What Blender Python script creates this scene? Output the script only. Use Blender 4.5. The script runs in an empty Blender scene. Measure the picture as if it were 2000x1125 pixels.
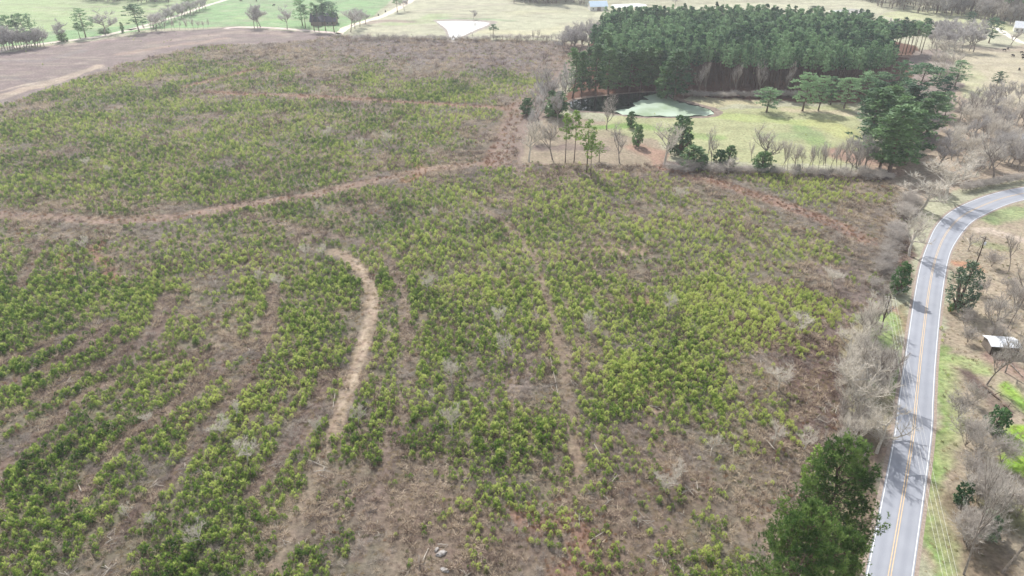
import bpy, math, random
import numpy as np
R = math.radians
rng = np.random.default_rng(7)
random.seed(7)
scene = bpy.context.scene
COL = scene.collection

# ------------------------------------------------------------------ camera
CAM_H = 100.0
FPX, CX, CY, YH = 1400.0, 1000.0, 562.5, -240.0      # focal length in photo pixels, centre, horizon row
PITCH = math.atan((CY - YH) / FPX)
CP, SP = math.cos(PITCH), math.sin(PITCH)
cam = bpy.data.cameras.new('camera'); cam.sensor_width = 36; cam.lens = 36 * FPX / 2000
cam.clip_start = 1; cam.clip_end = 20000
camo = bpy.data.objects.new('camera', cam); COL.objects.link(camo)
camo.location = (0, 0, CAM_H); camo.rotation_euler = (R(90) - PITCH, 0, 0)
scene.camera = camo

# ------------------------------------------------------------------ world, sun, exposure
SUN_EL, SUN_AZ = 44.0, -20.0        # azimuth measured from +Y towards +X
w = bpy.data.worlds.new('World'); scene.world = w; w.use_nodes = True
nt = w.node_tree; bg = nt.nodes['Background']
sky = nt.nodes.new('ShaderNodeTexSky'); sky.sky_type = 'NISHITA'; sky.sun_disc = False
sky.sun_elevation = R(SUN_EL); sky.sun_rotation = R(SUN_AZ)
sky.air_density = 1.2; sky.dust_density = 3.0; sky.ozone_density = 1.0
# broken bright cloud low in the sky
tcw = nt.nodes.new('ShaderNodeTexCoord'); sp = nt.nodes.new('ShaderNodeSeparateXYZ'); nt.links.new(tcw.outputs['Generated'], sp.inputs[0])
cn = nt.nodes.new('ShaderNodeTexNoise'); cn.inputs['Scale'].default_value = 3.0; cn.inputs['Detail'].default_value = 6
cmap = nt.nodes.new('ShaderNodeMapping'); cmap.inputs['Scale'].default_value = (1, 1, 3); nt.links.new(tcw.outputs['Generated'], cmap.inputs[0]); nt.links.new(cmap.outputs[0], cn.inputs['Vector'])
r1 = nt.nodes.new('ShaderNodeMapRange'); r1.inputs[1].default_value = .30; r1.inputs[2].default_value = .55; nt.links.new(cn.outputs['Fac'], r1.inputs[0])
r2 = nt.nodes.new('ShaderNodeMapRange'); r2.inputs[1].default_value = .75; r2.inputs[2].default_value = .15; r2.inputs[3].default_value = .15; nt.links.new(sp.outputs['Z'], r2.inputs[0])
cm_ = nt.nodes.new('ShaderNodeMath'); cm_.operation = 'MULTIPLY'; nt.links.new(r1.outputs[0], cm_.inputs[0]); nt.links.new(r2.outputs[0], cm_.inputs[1])
mixw = nt.nodes.new('ShaderNodeMix'); mixw.data_type = 'RGBA'; mixw.inputs['B'].default_value = (15, 15.4, 16, 1)
nt.links.new(cm_.outputs[0], mixw.inputs['Factor']); nt.links.new(sky.outputs[0], mixw.inputs['A'])
nt.links.new(mixw.outputs['Result'], bg.inputs[0]); bg.inputs[1].default_value = 0.10
sl = bpy.data.lights.new('sun', 'SUN'); sl.energy = 5.0; sl.angle = R(0.6); sl.color = (1.0, 0.968, 0.925)
so = bpy.data.objects.new('sun', sl); COL.objects.link(so)
so.rotation_euler = (R(90 - SUN_EL), 0, R(180 - SUN_AZ) )
scene.view_settings.view_transform = 'Standard'; scene.view_settings.look = 'None'
scene.view_settings.exposure = 0.25; scene.view_settings.gamma = 1.0
scene.cycles.max_bounces = 6; scene.cycles.transparent_max_bounces = 8
scene.cycles.volume_bounces = 0

# ------------------------------------------------------------------ survey helpers
def G(px, py):
    """photo point on level ground -> world x, y"""
    den = CP * (py - YH)
    return ((px - CX) * CAM_H / den, CAM_H * (FPX * CP - (py - CY) * SP) / den)
def dist_at(py, z=0.0):
    return (CAM_H - z) / math.tan(PITCH + math.atan((py - CY) / FPX))
def height_for(base_y, top_y):
    D = dist_at(base_y)
    return CAM_H - D * math.tan(PITCH + math.atan((top_y - CY) / FPX))
def ppm(py):
    return CP * (py - YH) / CAM_H
def GP(pts): return [G(*p) for p in pts]
def toPix(x, y):
    zc = y * CP + CAM_H * SP
    return CX + FPX * x / zc, CY + FPX * (CAM_H * CP - y * SP) / zc
def lin(h):
    h = h.lstrip('#'); v = [int(h[i:i + 2], 16) / 255 for i in (0, 2, 4)]
    return np.array([a / 12.92 if a <= .04045 else ((a + .055) / 1.055) ** 2.4 for a in v])
_L = rng.random((256, 256))
def vnoise(x, y, s, off=0.0):
    x = np.asarray(x) / s + 37.3 + off; y = np.asarray(y) / s + 11.7 + off * 1.7
    xi = np.floor(x).astype(int); yi = np.floor(y).astype(int); fx = x - xi; fy = y - yi
    fx = fx * fx * (3 - 2 * fx); fy = fy * fy * (3 - 2 * fy)
    a = _L[xi % 256, yi % 256]; b = _L[(xi + 1) % 256, yi % 256]
    c = _L[xi % 256, (yi + 1) % 256]; d = _L[(xi + 1) % 256, (yi + 1) % 256]
    return (a * (1 - fx) + b * fx) * (1 - fy) + (c * (1 - fx) + d * fx) * fy
def fbm(x, y, s, off=0.0):
    return .5 * vnoise(x, y, s, off) + .3 * vnoise(x, y, s * .47, off + 5) + .2 * vnoise(x, y, s * .21, off + 9)
def inpoly(x, y, poly):
    x = np.asarray(x); y = np.asarray(y); ins = np.zeros(x.shape, bool); n = len(poly); j = n - 1
    for i in range(n):
        xi, yi = poly[i]; xj, yj = poly[j]
        if yi != yj:
            ins ^= ((yi > y) != (yj > y)) & (x < (xj - xi) * (y - yi) / (yj - yi) + xi)
        j = i
    return ins
def linedist(x, y, pts):
    d = np.full(np.shape(x), 1e9)
    for (ax, ay), (bx, by) in zip(pts, pts[1:]):
        dx, dy = bx - ax, by - ay; L = dx * dx + dy * dy + 1e-9
        t = np.clip(((x - ax) * dx + (y - ay) * dy) / L, 0, 1)
        d = np.minimum(d, np.hypot(x - ax - t * dx, y - ay - t * dy))
    return d
def sstep(a, b, x):
    t = np.clip((x - a) / (b - a), 0, 1); return t * t * (3 - 2 * t)

# ------------------------------------------------------------------ materials
def new_mat(name):
    m = bpy.data.materials.new(name); m.use_nodes = True
    return m, m.node_tree, m.node_tree.nodes['Principled BSDF']
def N(t, typ, **kw):
    n = t.nodes.new(typ)
    for k, v in kw.items(): setattr(n, k, v)
    return n
def pmat(name, c1, c2=None, scale=3.0, rough=.8, metal=0.0, bump=0.0, spec=.3):
    m, t, b = new_mat(name); c1 = tuple(lin(c1)) if isinstance(c1, str) else c1
    c2 = c1 if c2 is None else (tuple(lin(c2)) if isinstance(c2, str) else c2)
    tc = N(t, 'ShaderNodeTexCoord'); no = N(t, 'ShaderNodeTexNoise'); no.inputs['Scale'].default_value = scale
    no.inputs['Detail'].default_value = 6; t.links.new(tc.outputs['Object'], no.inputs['Vector'])
    r = N(t, 'ShaderNodeValToRGB'); r.color_ramp.elements[0].position = .35; r.color_ramp.elements[1].position = .65
    r.color_ramp.elements[0].color = (*c1, 1); r.color_ramp.elements[1].color = (*c2, 1)
    t.links.new(no.outputs['Fac'], r.inputs[0]); t.links.new(r.outputs[0], b.inputs['Base Color'])
    b.inputs['Roughness'].default_value = rough; b.inputs['Metallic'].default_value = metal
    b.inputs['Specular IOR Level'].default_value = spec
    if bump:
        bp = N(t, 'ShaderNodeBump'); bp.inputs['Strength'].default_value = bump
        t.links.new(no.outputs['Fac'], bp.inputs['Height']); t.links.new(bp.outputs[0], b.inputs['Normal'])
    return m
def leafmat(name, stops, transl=.35, wscale=.03, rnd=.5, gain=1.0, att=.45, xgrad=0.0):
    """foliage: colour from large world-scale noise plus a random step per plant and a mesh attribute"""
    m, t, b = new_mat(name)
    geo = N(t, 'ShaderNodeNewGeometry'); no = N(t, 'ShaderNodeTexNoise')
    no.inputs['Scale'].default_value = wscale; no.inputs['Detail'].default_value = 3
    t.links.new(geo.outputs['Position'], no.inputs['Vector'])
    oi = N(t, 'ShaderNodeObjectInfo'); at = N(t, 'ShaderNodeAttribute'); at.attribute_name = 'tint'
    a = N(t, 'ShaderNodeMath', operation='MULTIPLY_ADD'); a.inputs[1].default_value = rnd; t.links.new(oi.outputs['Random'], a.inputs[0])
    c = N(t, 'ShaderNodeMath', operation='MULTIPLY_ADD'); c.inputs[1].default_value = 1.6; c.inputs[2].default_value = -.55 - rnd * .25
    t.links.new(no.outputs['Fac'], c.inputs[0]); t.links.new(c.outputs[0], a.inputs[2])
    d = N(t, 'ShaderNodeMath', operation='MULTIPLY_ADD'); d.inputs[1].default_value = att
    t.links.new(at.outputs['Fac'], d.inputs[0]); t.links.new(a.outputs[0], d.inputs[2])
    r = N(t, 'ShaderNodeValToRGB'); cr = r.color_ramp
    if xgrad:      # the stand is yellower towards the road side
        sx = N(t, 'ShaderNodeSeparateXYZ'); t.links.new(geo.outputs['Position'], sx.inputs[0]); mr = N(t, 'ShaderNodeMapRange')
        mr.inputs[1].default_value = -60; mr.inputs[2].default_value = 50; mr.inputs[3].default_value = -xgrad * .6; mr.inputs[4].default_value = xgrad
        t.links.new(sx.outputs['X'], mr.inputs[0]); d0 = d; d = N(t, 'ShaderNodeMath', operation='ADD'); t.links.new(d0.outputs[0], d.inputs[0]); t.links.new(mr.outputs[0], d.inputs[1])
    while len(cr.elements) < len(stops): cr.elements.new(.5)
    for e, (p, col) in zip(cr.elements, stops): e.position = p; e.color = (*(lin(col) * gain), 1)
    t.links.new(d.outputs[0], r.inputs[0])
    t.links.new(r.outputs[0], b.inputs['Base Color']); b.inputs['Roughness'].default_value = .6
    b.inputs['Specular IOR Level'].default_value = .25
    if transl:
        tr = N(t, 'ShaderNodeBsdfTranslucent'); mx = N(t, 'ShaderNodeMixShader'); mx.inputs[0].default_value = transl
        t.links.new(r.outputs[0], tr.inputs[0]); t.links.new(b.outputs[0], mx.inputs[1]); t.links.new(tr.outputs[0], mx.inputs[2])
        t.links.new(mx.outputs[0], t.nodes['Material Output'].inputs[0])
    return m
M = {}
M['sapling'] = leafmat('sapling_needles', [(0, '#3a5230'), (.3, '#5a7838'), (.65, '#869c4a'), (1, '#bcc478')], .45, .02, .75, 1.2, .55, .18)
M['needles'] = leafmat('pine_needles', [(0, '#294a3a'), (.5, '#46694c'), (1, '#86a478')], .3, .02, 1.0, 1.1)
M['needles_t'] = leafmat('tall_pine_needles', [(0, '#27432f'), (.5, '#426242'), (1, '#6d8c58')], .28, .04, .6)
M['needles_y'] = leafmat('bright_pine_needles', [(0, '#5c7a3a'), (.5, '#7e9a48'), (1, '#9cb25c')], .4, .05, .4)
M['needles_d'] = leafmat('near_pine_needles', [(0, '#2c4426'), (.5, '#4d6936'), (1, '#8aa05a')], .4, .15, .25, 1.15)
M['evergreen'] = leafmat('evergreen_leaves', [(0, '#34533a'), (.5, '#4d6f46'), (1, '#74935a')], .2, .1, .4)
M['magnolia'] = leafmat('glossy_leaves', [(0, '#2f4a34'), (.5, '#4a6549'), (1, '#7b8d70')], .15, .1, .2)
M['magnolia'].node_tree.nodes['Principled BSDF'].inputs['Roughness'].default_value = .3
M['magnolia'].node_tree.nodes['Principled BSDF'].inputs['Specular IOR Level'].default_value = .6
M['brown'] = leafmat('brown_brush', [(0, '#4c3c38'), (.4, '#75625a'), (.75, '#978576'), (1, '#d3c2ab')], .2, .04, .95, .92, .9)
M['greyb'] = leafmat('grey_brush', [(0, '#83786f'), (.5, '#a79c94'), (1, '#c4bbb0')], .25, .03, .5)
M['orange'] = leafmat('rust_grass', [(0, '#7f6456'), (.5, '#ac8469'), (1, '#c7a57e')], .3, .05, .5, .7)
M['tan'] = leafmat('straw_grass', [(0, '#9b8a70'), (.5, '#b9a583'), (1, '#d0bf98')], .3, .05, .5, .7)
M['olive'] = leafmat('olive_weeds', [(0, '#5c6238'), (.5, '#7c7f4a'), (1, '#9a9a63')], .3, .05, .5, .7)
M['twig'] = leafmat('grey_twigs', [(0, '#9c958e'), (.5, '#b8b1aa'), (1, '#d1cac0')], .25, .02, .5)
M['twig_pale'] = leafmat('pale_twigs', [(0, '#b5aea3'), (.5, '#cbc4b9'), (1, '#ded8cc')], .3, .02, .5, 1.1)
M['twig_purple'] = leafmat('dull_purple_twigs', [(0, '#918d8d'), (.5, '#aca8a6'), (1, '#c6c2be')], .25, .02, .5)
M['bark'] = pmat('pine_bark', '#4c3f38', '#77665a', 4, .95)
M['barkgrey'] = pmat('grey_bark', '#6f665e', '#9a9188', 3, .95)
M['barkpale'] = pmat('pale_bark', '#a39b90', '#c9c2b6', 3, .95)
M['wood'] = pmat('pole_wood', '#3b302a', '#57483e', 6, .9)
M['metal'] = pmat('white_metal_roof', '#e6e8ea', '#cfd3d6', 1.5, .45, .0, 0, .5)
M['bluemetal'] = pmat('pale_blue_roof', '#c6d8e6', '#b3c8d8', 1.5, .4, .0, 0, .5)
M['darkroof'] = pmat('dark_shingles', '#3d3f4a', '#52525c', 3, .9)
M['wallw'] = pmat('white_siding', '#d6d4cd', '#c4c1b8', 2, .8)
M['wallb'] = pmat('weathered_boards', '#6d635b', '#8d8379', 4, .9)
M['glass'] = pmat('dark_glass', '#20262c', '#2c333a', 1, .15, 0, 0, .6)
M['ceramic'] = pmat('insulator', '#d8d8d2', '#c8c8c4', 2, .3)
M['wire'] = pmat('aluminium_wire', '#dcdcd6', '#c8c8c4', 1, .5, .2)
M['cow'] = pmat('black_hide', '#1c1a1a', '#2c2826', 3, .8)
M['rock'] = pmat('pale_rock', '#b5b1ad', '#6f6862', 3, .9, 0, .5)
M['yellow'] = leafmat('yellow_blossom', [(0, '#c98f10'), (.5, '#e5ac1c'), (1, '#f2c63a')], .3, 1, .1)

# ------------------------------------------------------------------ mesh helpers
def link(o): COL.objects.link(o); return o
def mk_mesh(name, V, F, mats, tint=None, smooth=False, mi=None):
    me = bpy.data.meshes.new(name)
    V = np.asarray(V, dtype=np.float32)
    if isinstance(F, np.ndarray):
        k = F.shape[1]; nf = len(F)
        me.vertices.add(len(V)); me.vertices.foreach_set('co', V.ravel())
        me.loops.add(nf * k); me.loops.foreach_set('vertex_index', F.astype(np.int32).ravel())
        me.polygons.add(nf); me.polygons.foreach_set('loop_start', np.arange(nf, dtype=np.int32) * k)
        me.polygons.foreach_set('loop_total', np.full(nf, k, dtype=np.int32))
    else:
        me.from_pydata(V.tolist(), [], F)
    if tint is not None:
        a = me.attributes.new('tint', 'FLOAT', 'POINT'); a.data.foreach_set('value', np.asarray(tint, np.float32))
    for m in (mats if isinstance(mats, (list, tuple)) else [mats]): me.materials.append(m)
    if mi is not None: me.polygons.foreach_set('material_index', np.asarray(mi, np.int32))
    me.update(calc_edges=True)
    if smooth: me.polygons.foreach_set('use_smooth', np.ones(len(me.polygons), bool))
    return me
def tag(o, label, cat, group=None, kind=None):
    if label: o['label'] = label
    if cat: o['category'] = cat
    if group: o['group'] = group
    if kind: o['kind'] = kind
    return o
def obj(name, me, parent=None, loc=(0, 0, 0)):
    o = bpy.data.objects.new(name, me); link(o); o.location = loc
    if parent: o.parent = parent
    return o
def empty(name, loc, rz=0, s=1.0):
    o = bpy.data.objects.new(name, None); link(o); o.location = loc; o.rotation_euler = (0, 0, rz)
    o.scale = (s, s, s) if not isinstance(s, (tuple, list)) else s; o.empty_display_size = .5; return o
class Geo:
    def __init__(s): s.V = []; s.F = []; s.T = []; s.n = 0
    def add(s, V, F, t=.3):
        s.V += [tuple(v) for v in V]; s.F += [tuple(i + s.n for i in f) for f in F]; s.T += [t] * len(V); s.n += len(V)
    def tube(s, pts, rad, sides=5, cap=True, t=.3):
        V = []; F = []; k = len(pts)
        for i, p in enumerate(pts):
            a = np.array(pts[max(i - 1, 0)]); b = np.array(pts[min(i + 1, k - 1)]); d = b - a; d = d / (np.linalg.norm(d) + 1e-9)
            up = np.array((0, 0, 1.)) if abs(d[2]) < .9 else np.array((1., 0, 0)); u = np.cross(d, up); u /= np.linalg.norm(u); v = np.cross(d, u)
            for j in range(sides):
                an = 2 * math.pi * j / sides; V.append(np.array(p) + rad[i] * (math.cos(an) * u + math.sin(an) * v))
        for i in range(k - 1):
            for j in range(sides):
                j2 = (j + 1) % sides; F.append((i * sides + j, i * sides + j2, (i + 1) * sides + j2, (i + 1) * sides + j))
        if cap: F.append(tuple(range(sides))[::-1]); F.append(tuple((k - 1) * sides + j for j in range(sides)))
        s.add(V, F, t)
    def box(s, x0, y0, z0, x1, y1, z1):
        V = [(x0, y0, z0), (x1, y0, z0), (x1, y1, z0), (x0, y1, z0), (x0, y0, z1), (x1, y0, z1), (x1, y1, z1), (x0, y1, z1)]
        s.add(V, [(3, 2, 1, 0), (4, 5, 6, 7), (0, 1, 5, 4), (1, 2, 6, 5), (2, 3, 7, 6), (3, 0, 4, 7)])
    def mesh(s, name, mat, smooth=False): return mk_mesh(name, s.V, s.F, mat, s.T, smooth)
def quads(C, size, asp=1.0, nrm=None):
    """randomly turned quads at centres C"""
    n = len(C); size = np.broadcast_to(size, (n,))[:, None]
    u = rng.normal(size=(n, 3)); u /= np.linalg.norm(u, axis=1)[:, None]
    v = rng.normal(size=(n, 3)); v -= (v * u).sum(1)[:, None] * u; v /= np.linalg.norm(v, axis=1)[:, None]
    u = u * size * .5; v = v * size * .5 * asp
    V = np.stack([C - u - v, C + u - v * .6, C + u * .8 + v, C - u * .7 + v * .8], 1).reshape(-1, 3)
    return V, np.arange(4 * n).reshape(n, 4)
def blades(P, Dv, wid):
    """thin triangles from P along Dv"""
    n = len(P); r = rng.normal(size=(n, 3)); s = np.cross(Dv, r); s /= (np.linalg.norm(s, axis=1)[:, None] + 1e-9)
    wid = np.broadcast_to(wid, (n,))[:, None]
    V = np.stack([P - s * wid / 2, P + s * wid / 2, P + Dv], 1).reshape(-1, 3)
    return V, np.arange(3 * n).reshape(n, 3)

# ------------------------------------------------------------------ plant meshes
def pine_tree_meshes(h, crown_base, cr, nclump, per, qs, mat, bark, flat=0.25, seed=0, tr=.016, conic=.5, limbs=26):
    g = Geo(); rs = np.random.default_rng(seed)
    bend = rs.normal(size=2) * .012 * h
    pts = [(bend[0] * math.sin(3 * t), bend[1] * math.sin(2.3 * t), h * t) for t in np.linspace(0, .97, 8)]
    g.tube(pts, [h * tr * (1.25 if i == 0 else 1) * (1 - .85 * i / 7) for i in range(8)], 7)
    C = []; T = []
    for i in range(nclump):
        t = crown_base + (1 - crown_base) * rs.random() ** .85
        q = (t - crown_base) / (1 - crown_base)
        prof = (math.sin(min(1, q * 2.2 + .28) * math.pi / 2)) * (1 - q ** 1.6) ** conic + .08
        a = rs.random() * 2 * math.pi; rr = cr * prof * (rs.random() ** .45) * (1 + .3 * math.sin(3 * a + seed))
        c = np.array((rr * math.cos(a), rr * math.sin(a), h * t)); cs = cr * (.20 + .12 * rs.random())
        k = max(2, int(per * (.6 + .8 * rs.random())))
        d = rs.normal(size=(k, 3)); d /= np.linalg.norm(d, axis=1)[:, None]
        C.append(c + d * (cs * rs.random((k, 1)) ** .4) * np.array((1, 1, flat + .35)))
        tt = rs.random(); T.append(np.full(k, tt))
        if i < limbs:
            b0 = np.array((0, 0, max(h * t - .35 * rr, .1 * h))); g.tube([b0, (b0 + c) / 2 + (0, 0, .08 * rr), c], [h * tr * .28, h * tr * .18, h * tr * .07], 4, False)
    C = np.concatenate(C); T = np.concatenate(T)
    V, F = quads(C, qs * (.6 + .8 * rng.random(len(C))), .55)
    return g.mesh('trunk', bark), mk_mesh('crown', V, F, mat, np.repeat(T, 4))
def bare_tree_meshes(h, spread, seed, mat, bark, levels=4, kids=5, twigs=9, trunk_frac=.3, wid=.05, tr=.022, stems=1, up=.5):
    g = Geo(); rs = np.random.default_rng(seed); TP = []; TD = []
    def grow(p, d, L, r, lev):
        n = 4; pts = [p]; dd = d.copy()
        for i in range(n):
            dd = dd + rs.normal(size=3) * .13 + np.array((0, 0, .06)); dd /= np.linalg.norm(dd); pts.append(pts[-1] + dd * L / n)
        g.tube(pts, list(np.linspace(r, r * .45, n + 1)), 6 if lev == 0 else (4 if lev == 1 else 3), False)
        if lev >= levels - 2:
            for k in range(twigs if lev >= levels - 1 else twigs // 2):
                q = rs.random() * n * .98; i = int(q); pp = pts[i] + (pts[i + 1] - pts[i]) * (q - i)
                v = dd + rs.normal(size=3) * .5 + np.array((0, 0, .15)); v /= np.linalg.norm(v); TP.append(pp); TD.append(v * (h * .05 + L * .4) * (.5 + .9 * rs.random()))
        if lev >= levels - 1: return
        for k in range(kids + (1 if lev else 2)):
            q = (.35 if lev == 0 else .25) * n + rs.random() * n * (.63 if lev == 0 else .73); i = min(int(q), n - 1); pp = pts[i] + (pts[i + 1] - pts[i]) * (q - i)
            a = rs.random() * 6.283; side = np.array((math.cos(a), math.sin(a), 0)) * spread
            v = dd * (.5 if lev else .35) + side * (1.0 if lev == 0 else .75) + np.array((0, 0, up)) + rs.normal(size=3) * .15; v /= np.linalg.norm(v)
            grow(pp, v, L * (.55 + .25 * rs.random()) * (1.0 if lev == 0 else .8), r * .5, lev + 1)
    for s_ in range(stems):
        d0 = np.array((rs.normal() * .12 + (.35 * math.cos(s_ * 2.2) if stems > 1 else 0), rs.normal() * .12 + (.35 * math.sin(s_ * 2.2) if stems > 1 else 0), 1.)); d0 /= np.linalg.norm(d0)
        grow(np.array((0., 0, 0)), d0, h * .55, h * tr / stems ** .4, 0)
    TP = np.array(TP); TD = np.array(TD)
    m = max(TP[:, 2].max(), (TP + TD)[:, 2].max()) / h
    V, F = blades(TP, TD, wid); V[:, 2] /= m; gv = np.array(g.V); gv[:, 2] /= m; g.V = gv.tolist()
    return g.mesh('trunk', bark), mk_mesh('crown', V, F, mat, np.repeat(rs.random(len(TP)), 3))
def shrub_meshes(h, r, n, qs, mat, bark, seed):
    rs = np.random.default_rng(seed); g = Geo(); C = []; T = []
    for i in range(n):
        a = rs.random() * 6.283; z = rs.random(); rr = r * math.sin(math.pi * (.18 + .78 * z)) ** .6 * rs.random() ** .4
        c = np.array((rr * math.cos(a), rr * math.sin(a), h * (.08 + .9 * z))); k = 14; d = rs.normal(size=(k, 3)); d /= np.linalg.norm(d, axis=1)[:, None]
        C.append(c + d * r * .22 * rs.random((k, 1)) ** .4); T.append(np.full(k, rs.random()))
        if i < 8: g.tube([(0, 0, 0), c * (.5, .5, .55), c], [h * .03, h * .02, h * .008], 4, False)
    C = np.concatenate(C); T = np.concatenate(T); C[:, 2] = np.maximum(C[:, 2], .05)
    V, F = quads(C, qs * (.6 + .8 * rng.random(len(C))), .7)
    return g.mesh('stem', bark), mk_mesh('foliage', V, F, mat, np.repeat(T, 4))
def sapling_mesh(seed):
    rs = np.random.default_rng(seed); P = []; Dv = []; T = []
    nsh = 15
    for i in range(nsh):
        z = .12 + .8 * (i / nsh); a = i * 2.4 + rs.random(); r0 = .36 * (1 - z) ** .6 + .03
        base = np.array((r0 * math.cos(a), r0 * math.sin(a), z)); k = 12
        ax = np.array((math.cos(a) * .6, math.sin(a) * .6, .9)); ax /= np.linalg.norm(ax)
        v = ax + rs.normal(size=(k, 3)) * .55; v /= np.linalg.norm(v, axis=1)[:, None]
        P.append(base + rs.normal(size=(k, 3)) * .03); Dv.append(v * (.2 + .12 * rs.random((k, 1)))); T.append(np.full(k, .1 + 1.0 * z * rs.random()))
    v = np.array((0, 0, 1.)) + rs.normal(size=(9, 3)) * .35; P.append(np.tile((0, 0, .86), (9, 1)) + rs.normal(size=(9, 3)) * .02); Dv.append(v * .25); T.append(np.full(9, 1.))
    V, F = blades(np.concatenate(P), np.concatenate(Dv), .068)
    g = Geo(); g.tube([(0, 0, 0), (0, 0, .9)], [.02, .008], 3, False)
    sv = np.array(g.V); sf = [tuple(f) for f in g.F]
    n0 = len(V); FF = [tuple(f) for f in F.tolist()] + [tuple(i + n0 for i in f) for f in sf]
    return mk_mesh('pine_sapling', np.concatenate([V, sv]), FF, [M['sapling'], M['bark']], np.concatenate([np.repeat(np.concatenate(T), 3), np.zeros(len(sv))]), mi=[0] * len(F) + [1] * len(sf))
def tuft_mesh(seed, n, mat, spread, wid, fall=.6, h=1.0):
    rs = np.random.default_rng(seed); a = rs.random(n) * 6.283; rr = spread * rs.random(n) ** .6
    P = np.stack([rr * .7 * np.cos(a), rr * .7 * np.sin(a), .02 + .35 * h * rs.random(n) * (rs.random(n) < .6)], 1)
    Dv = np.stack([np.cos(a) * fall * rs.random(n), np.sin(a) * fall * rs.random(n), h * (.3 + .5 * rs.random(n))], 1) + rs.normal(size=(n, 3)) * .18
    V, F = blades(P, Dv, wid); V[:, 2] = np.maximum(V[:, 2], 0)
    return mk_mesh('tuft', V, F, mat, np.repeat(rs.random(n), 3))

# ------------------------------------------------------------------ scatter (geometry nodes) for stuff
def variants(name, meshes):
    c = bpy.data.collections.new(name)
    for i, me in enumerate(meshes):
        o = bpy.data.objects.new('%s_kind' % name, me); c.objects.link(o)
    return c
def scatter(name, P, rot, scl, coll, label, cat, nvar):
    n = len(P)
    if n == 0: return
    me = bpy.data.meshes.new(name); me.vertices.add(n); me.vertices.foreach_set('co', np.asarray(P, np.float32).ravel())
    a = me.attributes.new('rot', 'FLOAT_VECTOR', 'POINT'); a.data.foreach_set('vector', np.asarray(rot, np.float32).ravel())
    a = me.attributes.new('scl', 'FLOAT_VECTOR', 'POINT'); a.data.foreach_set('vector', np.asarray(scl, np.float32).ravel())
    a = me.attributes.new('idx', 'INT', 'POINT'); a.data.foreach_set('value', rng.integers(0, nvar, n).astype(np.int32))
    o = obj(name, me); tag(o, label, cat, None, 'stuff')
    ng = bpy.data.node_groups.new(name, 'GeometryNodeTree')
    ng.interface.new_socket('Geometry', in_out='INPUT', socket_type='NodeSocketGeometry')
    ng.interface.new_socket('Geometry', in_out='OUTPUT', socket_type='NodeSocketGeometry')
    gi = ng.nodes.new('NodeGroupInput'); go = ng.nodes.new('NodeGroupOutput')
    ip = ng.nodes.new('GeometryNodeInstanceOnPoints'); ci = ng.nodes.new('GeometryNodeCollectionInfo')
    ci.inputs['Collection'].default_value = coll; ci.inputs['Separate Children'].default_value = True; ci.inputs['Reset Children'].default_value = True
    def att(nm, ty):
        x = ng.nodes.new('GeometryNodeInputNamedAttribute'); x.data_type = ty; x.inputs['Name'].default_value = nm; return x
    L = ng.links.new
    L(gi.outputs[0], ip.inputs['Points']); L(ci.outputs[0], ip.inputs['Instance']); ip.inputs['Pick Instance'].default_value = True
    L(att('idx', 'INT').outputs['Attribute'], ip.inputs['Instance Index'])
    er = ng.nodes.new('FunctionNodeEulerToRotation'); L(att('rot', 'FLOAT_VECTOR').outputs['Attribute'], er.inputs[0]); L(er.outputs[0], ip.inputs['Rotation'])
    L(att('scl', 'FLOAT_VECTOR').outputs['Attribute'], ip.inputs['Scale']); L(ip.outputs[0], go.inputs[0])
    md = o.modifiers.new('scatter', 'NODES'); md.node_group = ng
    return o
def rand_rs(n, s0, s1, tilt=.08, zs=1.0):
    rot = np.stack([rng.normal(size=n) * tilt, rng.normal(size=n) * tilt, rng.random(n) * 6.283], 1)
    s = s0 + (s1 - s0) * rng.random(n); return rot, np.stack([s, s, s * zs], 1)

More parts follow.
